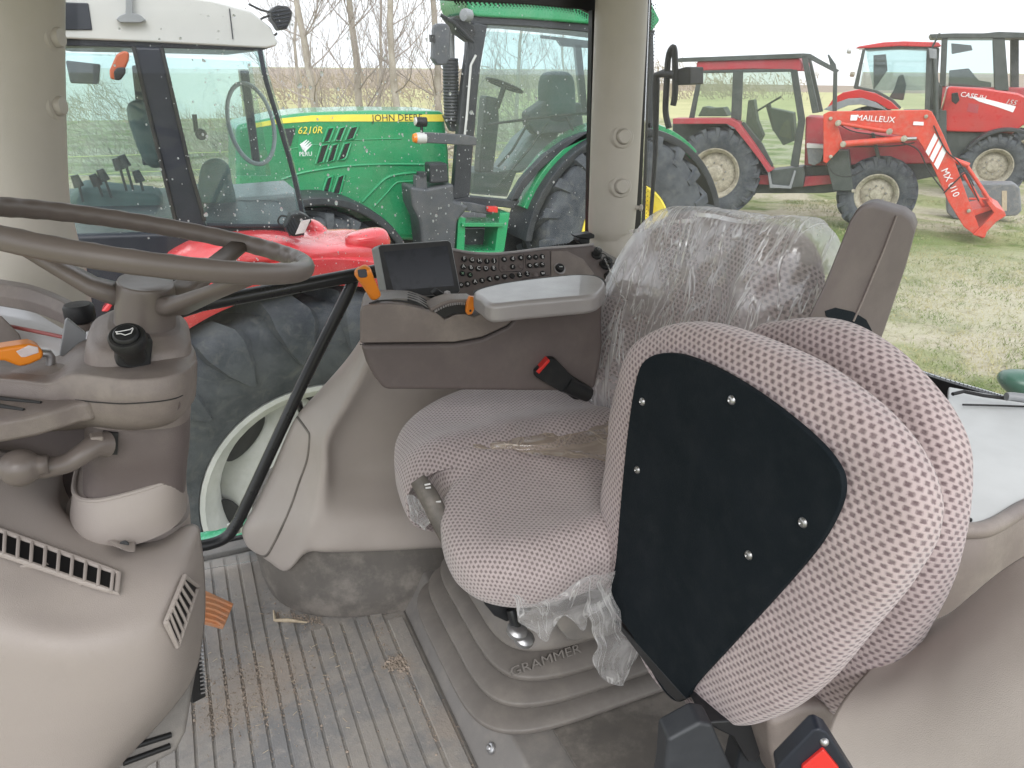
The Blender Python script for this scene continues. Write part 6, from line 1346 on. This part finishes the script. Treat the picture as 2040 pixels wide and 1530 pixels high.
ZS([(1888, 76), (1978, 76), (1984, 176), (1884, 172)], .1, .106, 'side_pane', 'pane_green', 0, False)
ZS([(1892, 140), (1930, 136), (1950, 160), (1975, 164), (1975, 176), (1890, 172)], .6, 1.0, 'inner_console', 'dark_frame', .02)
ZS([(1895, 86), (1935, 90), (1938, 100), (1896, 108)], 1.0, 1.1, 'inner_trim', 'dark_frame', .02)
ZS([(1872, 172), (2080, 176), (2080, 250), (1872, 250)], .1, 1.6, 'body', 'old_red', .02)
zw = zf.at(1900, 250, 0); wheel(bt, V((zw.x, zw.y, .9)), -zf.n, .9, .5, .5, 'cream_rim', 18, .05, 'rear_wheel', .05); zw = zf.at(2060, 260, 0); wheel(bt, V((zw.x, zw.y, .7)), -zf.n, .7, .5, .4, 'cream_rim', 18, .05, 'front_wheel', .05)
# grey implement in front of that row
im = thing('box_scraper', 'low grey steel box implement standing in the grass beside the loader foot', 'farm implement', tuple(oZ(1960, 432, 0)))
imf = Frame(oZ(1900, 436, 0), g1_-g0)
mb = slab(imf, [(1886, 372), (1900, 366), (2020, 366), (2032, 374), (2036, 420), (2026, 430), (1900, 436), (1886, 424)], 0, .5); mb.build('blade_body', 'implement_grey', im, bevel=.03)
mb = slab(imf, [(1996, 380), (2006, 380), (2006, 420), (1996, 420)], -.01, .01); mb.build('rust_patch', 'straw', im, smooth=False)
# dark sprayer/linkage at the far right rear window: green capped knob outside
gk = thing('marker_post', 'rounded dark green post cap just outside the rear window at the right edge', 'post', tuple(oD(2025, 765, 1.9)))
pq = oD(2030, 765, 1.9); mb = MB(); fr9 = Frame(pq, (1, -.7, 0)); mb = pillow([fr9.at(x, y) for x, y in ((1990, 762), (1996, 748), (2014, 742), (2060, 744), (2120, 770), (2120, 800), (2050, 796), (2010, 784))], -fr9.n, .04, .06, 2.3, 5, 14); mb.build('post_cap', 'cap_green', gk, smooth='all')
mb = MB(); pc_ = fr9.at(2058, 790, .02); mb.tube([pc_, V((pc_.x, pc_.y, 0))], .035, 14); mb.build('pole', 'cap_green', gk)

# ================================================================== raindrops on the side glass
random.seed(21); mb = MB()
m, nt, p = newmat('drop'); p.inputs['Base Color'].default_value = (.86, .88, .9, 1); p.inputs['Roughness'].default_value = .04; p.inputs['Transmission Weight'].default_value = .35; p.inputs['IOR'].default_value = 1.33; p.inputs['Specular IOR Level'].default_value = 1.
gd = FY(1.8275)
for i in range(1100):
    t = random.random()
    x = random.gauss(760, 250) if t < .7 else random.uniform(300, 1175); y = random.random()**.8*560
    if not (225 < x < 1172): continue
    if x < 420 and y > 480: continue
    c = gd.at(x, y); r = min(.0034, .0007+random.expovariate(1/.00060))
    if random.random() < .12: r *= 1.5
    k = random.uniform(.5, .9); el = random.uniform(1, 1.5); n = 8; rings = []
    for a1 in (1.57, 1.0, .5, .03): rings.append([c+V((math.cos(u)*r*math.sin(a1), -r*.55*math.cos(a1), math.sin(u)*r*el*math.sin(a1))) for u in [2*math.pi*j/n for j in range(n)]])
    mb.ring(rings, True, False, True)
wd = mb.build('water_drops', 'drop', wp, smooth='all'); tag(wd, kind='stuff')

# ================================================================== light
W_ = bpy.data.worlds.new('World'); sc.world = W_; W_.use_nodes = True; nt = W_.node_tree; bg = nt.nodes['Background']
sky = nd(nt, 'ShaderNodeTexSky'); sky.sky_type = 'NISHITA'; sky.sun_disc = False
SE, SR = 42, 200
sky.sun_elevation = R(SE); sky.sun_rotation = R(SR); sky.air_density = 1.6; sky.dust_density = 6.; sky.ozone_density = 1.
hs_ = nd(nt, 'ShaderNodeHueSaturation', Saturation=.12, Value=1.25); nt.links.new(sky.outputs[0], hs_.inputs['Color'])
ov = mixc(nt, .6, hs_.outputs[0], (17.2, 17.8, 18.9)); nt.links.new(ov, bg.inputs['Color'])
bg.inputs['Strength'].default_value = .115
sl_ = bpy.data.lights.new('sun', 'SUN'); sl_.energy = .9; sl_.angle = R(25); sl_.color = (1, .98, .96); so = bpy.data.objects.new('sun', sl_); col.objects.link(so)
sd_ = V((math.sin(R(SR))*math.cos(R(SE)), math.cos(R(SR))*math.cos(R(SE)), math.sin(R(SE)))); so.rotation_euler = sd_.to_track_quat('Z', 'Y').to_euler()
sc.view_settings.view_transform = 'Standard'; sc.view_settings.look = 'None'; sc.view_settings.gamma = 1; sc.view_settings.exposure = 0.26
sc.render.engine = 'CYCLES'; sc.cycles.transparent_max_bounces = 24; sc.cycles.max_bounces = 8
